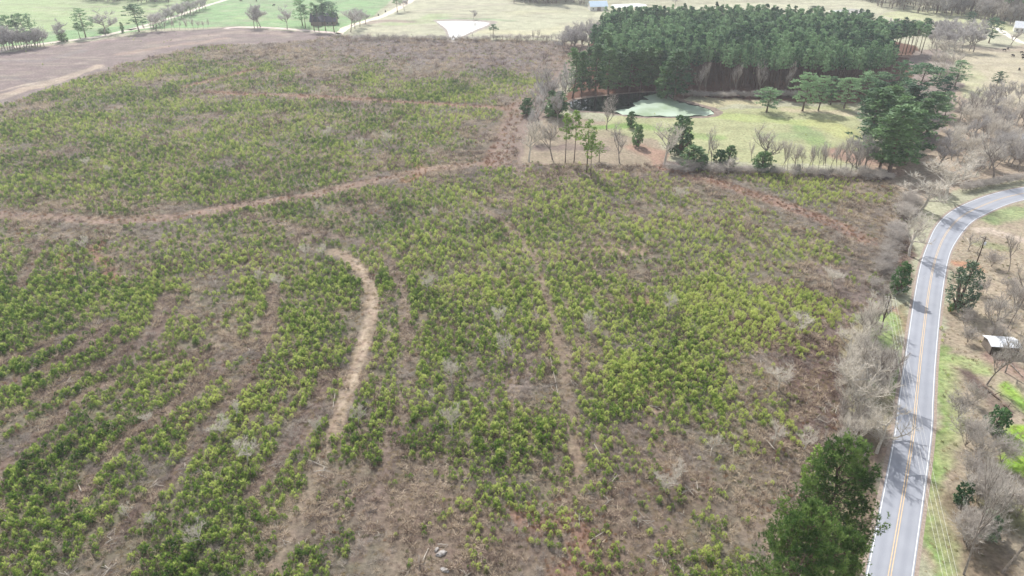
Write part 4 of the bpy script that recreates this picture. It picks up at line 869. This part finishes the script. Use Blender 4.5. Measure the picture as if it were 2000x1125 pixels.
# far left tree line
for a, b_, tp, wd, lb in [(8, 92, 30, 26, 'dark pine at the left edge of the far tree line'), (26, 90, 27, 28, 'second dark pine from the left in the far tree line'), (42, 88, 28, 20, 'narrow dark pine in the far tree line'), (54, 88, 24, 26, 'tallest dark pine of the far left group'), (68, 88, 26, 24, 'dark pine at the right of the far left group'),
    (168, 73, 15, 36, 'dark layered pine standing clear in the far tree line'), (157, 76, 44, 16, 'short dark evergreen at the foot of the layered pine'), (272, 62, 7, 38, 'tall dark pine with a rounded head by the farm track'), (372, 26, -12, 26, 'dark pine beside the diagonal farm track at the top'),
    (591, 50, -4, 30, 'tall pine left of the farmhouse'), (630, 30, -8, 26, 'pine behind the farmhouse roof'), (645, 32, 2, 30, 'broad pine at the right of the farmhouse'), (964, 75, 47, 20, 'small dark pine at the right corner of the white pond'), (776, 24, -6, 20, 'dark tree beside the dirt road near the top')]:
    T('openpine' if wd > 22 else 'pine', a, b_, tp, wd, lb)
for a, b_, tp, wd, lb in [(205, 66, 14, 38, 'rounded leafless tree between the two far layered pines'), (123, 80, 33, 26, 'leafless tree with a dark ivy foot in the far tree line'), (305, 60, 22, 30, 'leafless tree right of the round headed far pine'), (350, 28, 3, 22, 'small leafless tree on the diagonal farm track'),
    (497, 55, 5, 24, 'left tree of three leafless trees on the green field edge'), (503, 54, 6, 22, 'middle tree of three leafless trees on the green field edge'), (509, 53, 8, 26, 'right tree of three leafless trees on the green field edge'), (561, 57, 5, 22, 'single round leafless tree between the trio and the farmhouse'),
    (685, 63, 12, 34, 'wide leafless tree right of the farmhouse'), (693, 56, 14, 24, 'leafless tree behind the wide tree by the farmhouse'), (703, 52, 16, 24, 'leafless tree third right of the farmhouse'), (714, 47, 18, 20, 'leafless tree at the dirt road bend'), (790, 22, -4, 18, 'leafless tree beside the dark tree on the dirt road'),
    (925, 38, 18, 12, 'lone thin tree above the white pond'), (1320, 10, -6, 14, 'lone leafless tree in the far white field')]:
    T('farbare', a, b_, tp, wd * 1.3, lb)
T('shrub', 124, 81, 63, 20, 'dark ivy mass at the foot of a far leafless tree'); T('shrub', 205, 64, 55, 26, 'low dark bush below the rounded leafless tree'); T('shrub', 240, 63, 42, 7, 'ivy covered stump beside the farm track')
for i in range(18):
    a = -10 + i * 5.5 + rng.random() * 4; T('farbare', a, 100 - i * .7 + rng.random() * 3, 46 + rng.random() * 18, 30, 'hazy blue grey leafless tree in the far left thicket', 'hazy trees in the far left thicket')
for i in range(14):
    a = 285 + i * 9 + rng.random() * 5; T('thin', a, 61 - i * .4, 40 - rng.random() * 14, 16, 'thin leafless tree along the far field edge', 'thin trees along the far field edge')
for i in range(18):
    a = 300 + i * 6; b_ = 52 - i * 2.2 + rng.random() * 5; T('farbare', a, b_, b_ - 24 - rng.random() * 8, 24, 'faint leafless tree along the diagonal farm track', 'faint trees along the diagonal farm track')
for i in range(60):
    a = 690 + i * 6.6 + rng.random() * 4; T('thin' if i % 3 else 'bush', a, 76 + rng.random() * 6, 62 + rng.random() * 8, 12 if i % 3 else 22, 'scrubby leafless sapling on the far edge of the clear cut', 'scrub saplings on the far clear cut edge')
# pale leafless saplings standing in the clear cut
for i, (a, b_, tp, wd) in enumerate([(168, 492, 464, 22), (512, 552, 526, 22), (546, 566, 536, 28), (598, 505, 480, 20), (883, 750, 700, 36), (884, 845, 790, 40), (485, 905, 862, 44), (465, 820, 785, 26), (433, 850, 820, 44), (395, 1062, 1020, 50), (290, 830, 808, 26), (255, 1015, 985, 24),
    (300, 1030, 1005, 24), (630, 505, 480, 20), (805, 160, 128, 14), (172, 330, 308, 16), (215, 345, 322, 14), (705, 300, 268, 18), (760, 290, 255, 24), (640, 275, 250, 20), (835, 570, 540, 26), (1305, 610, 575, 34), (1330, 395, 368, 34), (1290, 420, 398, 8), (1150, 650, 610, 28), (1560, 650, 615, 44),
    (975, 640, 598, 30), (985, 700, 650, 34), (1390, 880, 850, 36), (1330, 930, 905, 50), (1570, 880, 840, 40), (1510, 870, 830, 40), (620, 420, 395, 14), (1260, 480, 455, 12), (850, 430, 405, 14), (700, 830, 790, 30), (620, 850, 815, 26), (1625, 560, 525, 40), (1300, 960, 925, 50), (1520, 760, 715, 50)]):
    T('pale', a, b_, tp - 4, wd, 'pale leafless sapling poking above the young pines of the clear cut', 'pale leafless saplings in the clear cut')
# far woods along the top
fw = []
for P, n in ((GP([(1690, 8), (1760, 22), (1870, 34), (1990, 52), (2250, 70), (2250, -70), (1600, -60)]), 2600), (GP([(1000, 7), (1145, 9), (1145, -25), (990, -25)]), 260), (GP([(180, 2), (330, 6), (330, -25), (180, -25)]), 160)):
    P = np.array(P); lo, hi = P.min(0), P.max(0); q = lo + rng.random((n * 3, 2)) * (hi - lo); q = q[inpoly(q[:, 0], q[:, 1], [tuple(a) for a in P])][:n]; fw.append(q)
fw = np.concatenate(fw); n = len(fw)
def joined(pair, m0, m1):
    tk, cr = pair; a = np.empty(len(tk.vertices) * 3, np.float32); tk.vertices.foreach_get('co', a); c = np.empty(len(cr.vertices) * 3, np.float32); cr.vertices.foreach_get('co', c)
    F = [tuple(p.vertices) for p in tk.polygons]; n0 = len(tk.vertices); F2 = [tuple(v + n0 for v in p.vertices) for p in cr.polygons]
    return mk_mesh('far_tree', np.concatenate([a, c]).reshape(-1, 3), F + F2, [m0, m1], np.full(n0 + len(cr.vertices), .4), mi=[0] * len(F) + [1] * len(F2))
FW = [joined(BAREP[0], M['barkgrey'], M['twig_purple']), joined(BAREP[1], M['barkgrey'], M['twig']), joined(PINE[0], M['bark'], M['needles']), joined(BAREA[0], M['barkgrey'], M['twig'])]
rot, scl = rand_rs(n, 1.1, 1.6, .02); scatter('far_woods', np.stack([fw[:, 0], fw[:, 1], np.zeros(n)], 1), rot, scl, variants('far_kinds', FW), 'hazy blue grey woods along the top of the view', 'far woods', 4)

# ------------------------------------------------------------------ poles and wires
def pole(px, py, top, wd_, label, yaw, can):
    xx, yy = G(px, py); h = height_for(py, top); o = empty('utility_pole', (xx, yy, 0), yaw); tag(o, label, 'utility pole')
    g = Geo(); g.tube([(0, 0, 0), (0, 0, h * .5), (0, 0, h)], [.19, .16, .12], 10); obj('pole', g.mesh('pole', M['wood'], True), o)
    g = Geo(); g.box(-1.15, -.06, h - .75, 1.15, .06, h - .62); arm = obj('crossarm', g.mesh('crossarm', M['wood']), o)
    for k in (-1.05, -.4, .4, 1.05):
        g = Geo(); g.tube([(k, 0, h - .62), (k, 0, h - .5), (k, 0, h - .38)], [.05, .08, .04], 8); obj('insulator', g.mesh('insulator', M['ceramic'], True), arm)
    if can:
        g = Geo(); g.tube([(.38, 0, h - 2.6), (.38, 0, h - 2.55), (.38, 0, h - 1.65), (.38, 0, h - 1.6)], [.18, .26, .26, .16], 12); obj('transformer', g.mesh('transformer', M['metal'], True), o)
    return o, np.array((xx, yy, h))
YAW1 = math.atan2(-27.4, 79.6)
p1, t1_ = pole(1718, 650, 577, 0, 'dark utility pole left of the straight road with wires overhead', -YAW1 * 0 + .33 * -1, False)
p2, t2_ = pole(1903, 525, 462, 0, 'utility pole with a white transformer right of the road bend', -1.0, True)
def wire(a, b_, sag, label, r=.015):
    a = np.array(a); b_ = np.array(b_); g = Geo(); P = [a + (b_ - a) * s - np.array((0, 0, sag * 4 * s * (1 - s))) for s in np.linspace(0, 1, 22)]
    g.tube(P, [r] * 22, 4); tag(obj('power_line', g.mesh('power_line', M['wire'])), label, 'power line')
dirn = np.array((-27.4, -79.6, 0)); dirn /= np.linalg.norm(dirn); perp = np.array((-dirn[1], dirn[0], 0))
for k, nm in ((-1.05, 'outer right'), (-.4, 'inner right'), (.4, 'inner left'), (1.05, 'outer left')):
    e = t1_ + perp * -k * 1.0
    wire(e + (0, 0, -.38), e + dirn * 118 + (0, 0, -.4), 1.2, 'pale overhead wire crossing the road, %s of the four' % nm)
for k, nm in ((-1.05, 'upper'), (0, 'middle'), (1.05, 'lower')):
    wire(t1_ + np.array((.9 * k, .5 * k, -.4)), t2_ + np.array((.5 * k, -.9 * k, -.4)), .7, 'thin wire between the two poles, %s one' % nm, .01)

# ------------------------------------------------------------------ buildings
def gable(name, px, py, wdt, dep, wallh, roofh, yaw, wall, roof, label, cat, open_front=False, over=.5):
    xx, yy = G(px, py); o = empty(name, (xx, yy, 0), yaw); tag(o, label, cat)
    g = Geo(); w2, d2 = wdt / 2, dep / 2
    V = [(-w2, -d2, 0), (w2, -d2, 0), (w2, d2, 0), (-w2, d2, 0), (-w2, -d2, wallh), (w2, -d2, wallh), (w2, d2, wallh), (-w2, d2, wallh), (-w2, 0, wallh + roofh), (w2, 0, wallh + roofh)]
    F = [(0, 1, 5, 4), (2, 3, 7, 6), (1, 2, 6, 9, 5), (3, 0, 4, 8, 7)]
    if open_front: F = F[1:]
    g.add(V, F); obj('wall', g.mesh('wall', wall), o)
    g = Geo(); e = over; sl_ = roofh / d2; z0 = wallh - e * sl_ + .06
    for s in (-1, 1):
        V = [(-w2 - e, s * (d2 + e), z0), (w2 + e, s * (d2 + e), z0), (w2 + e, 0, wallh + roofh + .06), (-w2 - e, 0, wallh + roofh + .06)]
        V += [(a, b_, c + .14) for a, b_, c in V]; F = [(3, 2, 1, 0), (4, 5, 6, 7), (0, 1, 5, 4), (1, 2, 6, 5), (3, 0, 4, 7)]
        g.add(V, F if s < 0 else [tuple(reversed(f)) for f in F])
    obj('roof', g.mesh('roof', roof), o)
    return o
def window(par, x0, z0, w_, h_, y):
    g = Geo()
    g.box(x0 - w_ / 2 - .1, y - .06, z0 - .1, x0 + w_ / 2 + .1, y - .003, z0 + h_ + .1); f = obj('window', g.mesh('window', M['wallw']), par)
    g = Geo(); g.box(x0 - w_ / 2, y - .09, z0, x0 + w_ / 2, y - .063, z0 + h_); obj('pane', g.mesh('pane', M['glass']), f)
def door(par, x0, w_, h_, y):
    g = Geo(); g.box(x0 - w_ / 2, y - .08, 0.02, x0 + w_ / 2, y - .003, h_); d = obj('door', g.mesh('door', M['wallb']), par)
    g = Geo(); g.tube([(x0 + w_ * .35, y - .14, 1), (x0 + w_ * .35, y - .09, 1)], [.05, .04], 6); obj('handle', g.mesh('handle', M['metal']), d)
h_ = gable('farmhouse', 634, 47, 19, 12, 3.2, 5.2, .05, M['wallb'], M['darkroof'], 'farmhouse with a dark steep roof among trees on the far field edge', 'house', over=.8)
for q in (-7, -3, 3.5, 7): window(h_, q, 1, 1.4, 1.3, -6)
door(h_, .2, 1.1, 2.1, -6)
g = Geo(); V = [(-7.5, -9.5, 3.2), (-.5, -9.5, 3.2), (-4, -9.5, 8.6), (-7.5, -2, 3.2), (-.5, -2, 3.2), (-4, -1, 8.6)]; g.add(V, [(0, 1, 2), (1, 4, 5, 2), (3, 0, 2, 5)]); 
obj('front_gable_roof', g.mesh('front_gable_roof', M['darkroof']), h_)
g = Geo(); g.box(-7.2, -9.2, 0, -.8, -6.01, 3.19); obj('front_wing', g.mesh('front_wing', M['wallb']), h_)
g = Geo(); g.box(1.4, -2.4, 5, 2.4, -1.5, 9.4); obj('chimney', g.mesh('chimney', M['wallw']), h_)
b1 = gable('barn', 1167, 19, 15, 12, 3.5, 3.5, .1, M['wallw'], M['bluemetal'], 'pale blue roofed barn behind the left end of the pine wood', 'barn'); door(b1, 0, 3.2, 3, -6); window(b1, -5, 1.2, 1.2, 1.1, -6)
b2 = gable('white_house', 2000, 62, 14, 10, 3.4, 3.6, -.5, M['wallw'], M['metal'], 'white house at the far right edge by the gravel lane', 'house'); [window(b2, q, 1, 1.3, 1.3, -5) for q in (-5, -2, 4)]; door(b2, 1, 1.1, 2.1, -5)
b3 = gable('shed', 1985, 279, 8, 5, 2.6, 1.3, .15, M['wallb'], M['metal'], 'low shed with a pale roof among bare trees at the right edge', 'shed', over=.3); door(b3, -2, 1.2, 2, -2.5); window(b3, 1.5, 1, 1, .8, -2.5)
b4 = gable('metal_shed', 1951, 684, 6.4, 4.2, 2.4, .5, -.12, M['wallb'], M['metal'], 'small open shed with a bright white metal roof behind the thick trunked tree', 'shed', open_front=True, over=.35)
for q in (-3.0, 0, 3.0):
    g = Geo(); g.box(q - .07, -2.2, 0, q + .07, -2.06, 2.4); obj('post', g.mesh('post', M['wood']), b4)
# scrap heap and fallen trunks by the shed
def logob(name, a, b_, r, mat, label, cat, z=.3, stub=True):
    A = np.array((*G(*a), z)); B = np.array((*G(*b_), z * .8)); g = Geo(); n = 7
    P = [A + (B - A) * s + np.array((0, 0, math.sin(s * 5) * r * .5)) + rng.normal(size=3) * r * .2 for s in np.linspace(0, 1, n)]
    g.tube(P, [r * (1 - .5 * s) for s in np.linspace(0, 1, n)], 7)
    if stub:
        for s in (2, 4):
            v = rng.normal(size=3); v[2] = abs(v[2]) + .4; v /= np.linalg.norm(v); g.tube([P[s], P[s] + v * r * 5], [r * .35, r * .1], 5)
    tag(obj(name, g.mesh(name, mat, True)), label, cat)
logob('fallen_log', (1918, 755), (1952, 782), .35, M['bark'], 'dark fallen trunk lying below the thick trunked tree', 'fallen log')
logob('fallen_log', (1960, 792), (1978, 812), .28, M['bark'], 'short dark log at the lower end of the fallen trunk', 'fallen log')
logob('fallen_log', (1972, 712), (1998, 738), .16, M['barkgrey'], 'thin fallen trunk lying across reddish ground right of the shed', 'fallen log')
logob('fallen_log', (1960, 690), (2004, 697), .3, M['bark'], 'dark heap of logs stacked right of the white roofed shed', 'log pile', .5)
logob('dead_branch', (1888, 466), (1896, 482), .09, M['barkpale'], 'white dead branch on the grass right of the road bend', 'dead branch', .15)
for a, b_, lb in [((826, 1098), (837, 1072), 'upright pale log by the rocky hole at the bottom'), ((855, 1066), (876, 1065), 'short pale stick above the rocky hole'), ((268, 802), (300, 776), 'long pale pole lying on the left diagonal track'), ((1512, 880), (1494, 858), 'straight white stick left of the big foreground pine'),
    ((1722 - 0, 846), (1740, 838), 'pale stick on the verge beside the white line'), ((0, 1014), (22, 1024), 'grey dead branch at the left edge'), ((1075, 700), (1092, 782), 'long thin pale pole beside the right hand track'), ((985, 645), (1000, 690), 'pale leaning stick in the grey bramble patch'),
    ((1150, 1060), (1180, 1040), 'pale stick right of the rust orange grass'), ((160, 962), (150, 940), 'pale dead branch on the left track'), ((655, 770 - 0), (650, 800), 'short stick at the bright track edge'), ((1160, 870), (1182, 905), 'thin grey log in the brown brush'), ((600, 900), (640, 915), 'grey fallen branch left of the lower track')]:
    logob('dead_branch', a, b_, .085, M['barkpale'], lb, 'dead branch', .35, False)
def rock(px, py, r, label):
    xx, yy = G(px, py); n = 60; d = rng.normal(size=(n, 3)); d /= np.linalg.norm(d, axis=1)[:, None]
    import bmesh
    bm = bmesh.new(); [bm.verts.new(v) for v in d * r * (.75 + .35 * rng.random((n, 1))) * (1.4, .8, .45)]
    bmesh.ops.convex_hull(bm, input=bm.verts); me = bpy.data.meshes.new('rock'); bm.to_mesh(me); bm.free(); me.materials.append(M['rock'])
    o = obj('rock', me, None, (xx, yy, r * .2)); o.rotation_euler = (0, 0, rng.random() * 6); tag(o, label, 'rock')
rock(862, 1082, .75, 'largest pale rock in the hole at the bottom of the clear cut'); rock(853, 1074, .45, 'small pale rock above the largest rock'); rock(868, 1114, .6, 'pale rock lowest at the bottom frame edge'); rock(164, 466, .7, 'pale rock at the foot of a white sapling in the left field')

# ------------------------------------------------------------------ cattle
def cow_mesh():
    me = bpy.data.meshes.new('cow')
    V = [(-.75, 0, 1.05), (0, 0, 1.0), (.65, 0, 1.1), (1.0, 0, 1.25), (1.3, 0, 1.0), (1.55, 0, .75),
         (.6, .22, .6), (.6, .24, 0), (.6, -.22, .6), (.62, -.24, 0), (-.75, .22, .7), (-.85, .24, .4), (-.78, .24, 0), (-.75, -.22, .7), (-.85, -.24, .4), (-.78, -.24, 0), (-1.0, 0, 1.0), (-1.05, 0, .55)]
    E_ = [(0, 1), (1, 2), (2, 3), (3, 4), (4, 5), (2, 6), (6, 7), (2, 8), (8, 9), (0, 10), (10, 11), (11, 12), (0, 13), (13, 14), (14, 15), (0, 16), (16, 17)]
    rad = [.34, .42, .36, .22, .17, .1, .12, .06, .12, .06, .17, .09, .06, .17, .09, .06, .05, .03]
    me.from_pydata(V, E_, []); o = bpy.data.objects.new('tmp', me); COL.objects.link(o)
    md = o.modifiers.new('skin', 'SKIN')
    if not me.skin_vertices: me.attributes  # layer is made by the modifier call below
    try:
        for i, v in enumerate(me.skin_vertices[0].data): v.radius = (rad[i], rad[i])
        me.skin_vertices[0].data[1].use_root = True
    except Exception:
        bpy.data.objects.remove(o); g = Geo()
        for e in E_: g.tube([V[e[0]], V[e[1]]], [rad[e[0]], rad[e[1]]], 7)
        return g.mesh('cow', M['cow'], True)
    sb = o.modifiers.new('sub', 'SUBSURF'); sb.levels = 1
    dg = bpy.context.evaluated_depsgraph_get(); m2 = bpy.data.meshes.new_from_object(o.evaluated_get(dg)); bpy.data.objects.remove(o); m2.materials.clear(); m2.materials.append(M['cow']); return m2
CM = cow_mesh()
for px, py, lb in [(1961, 100, 'black cow leftmost of the herd in the right pasture'), (1968, 97, 'black cow right behind the leftmost cow'), (1978, 111, 'black cow lying low in the middle of the right pasture'), (1995, 105, 'black cow upper one near the right edge'), (1997, 110, 'black cow just below the upper one near the right edge'), (1998, 116, 'black cow lowest near the right edge'),
    (1990, 138, 'black cow alone lower in the right pasture'), (471, 3, 'black cow leftmost in the far green field'), (501, 3, 'black cow at the top of the far green field'), (535, 12, 'black cow nearest in the far green field'), (753, 24, 'black cow close to the dirt road bend'), (739, 31, 'black cow left of the one near the dirt road')]:
    xx, yy = G(px, py); o = obj('cow', CM, None, (xx, yy, 0)); o.rotation_euler = (0, 0, rng.random() * 6); o.scale = (1.15,) * 3; tag(o, lb, 'cow', None)

# ------------------------------------------------------------------ haze
HAZE = True
if HAZE:
    g = Geo(); g.box(-1500, -150, -1, 1500, 1600, 104); me = g.mesh('haze', None) if False else mk_mesh('haze', g.V, g.F, [])
    m = bpy.data.materials.new('haze_air'); m.use_nodes = True; t = m.node_tree; t.nodes.remove(t.nodes['Principled BSDF'])
    v = t.nodes.new('ShaderNodeVolumePrincipled'); v.inputs['Color'].default_value = (.93, .95, 1.0, 1); v.inputs['Density'].default_value = .00019; v.inputs['Anisotropy'].default_value = .35
    t.links.new(v.outputs[0], t.nodes['Material Output'].inputs['Volume']); me.materials.append(m); tag(obj('haze', me), None, None, None, 'stuff')
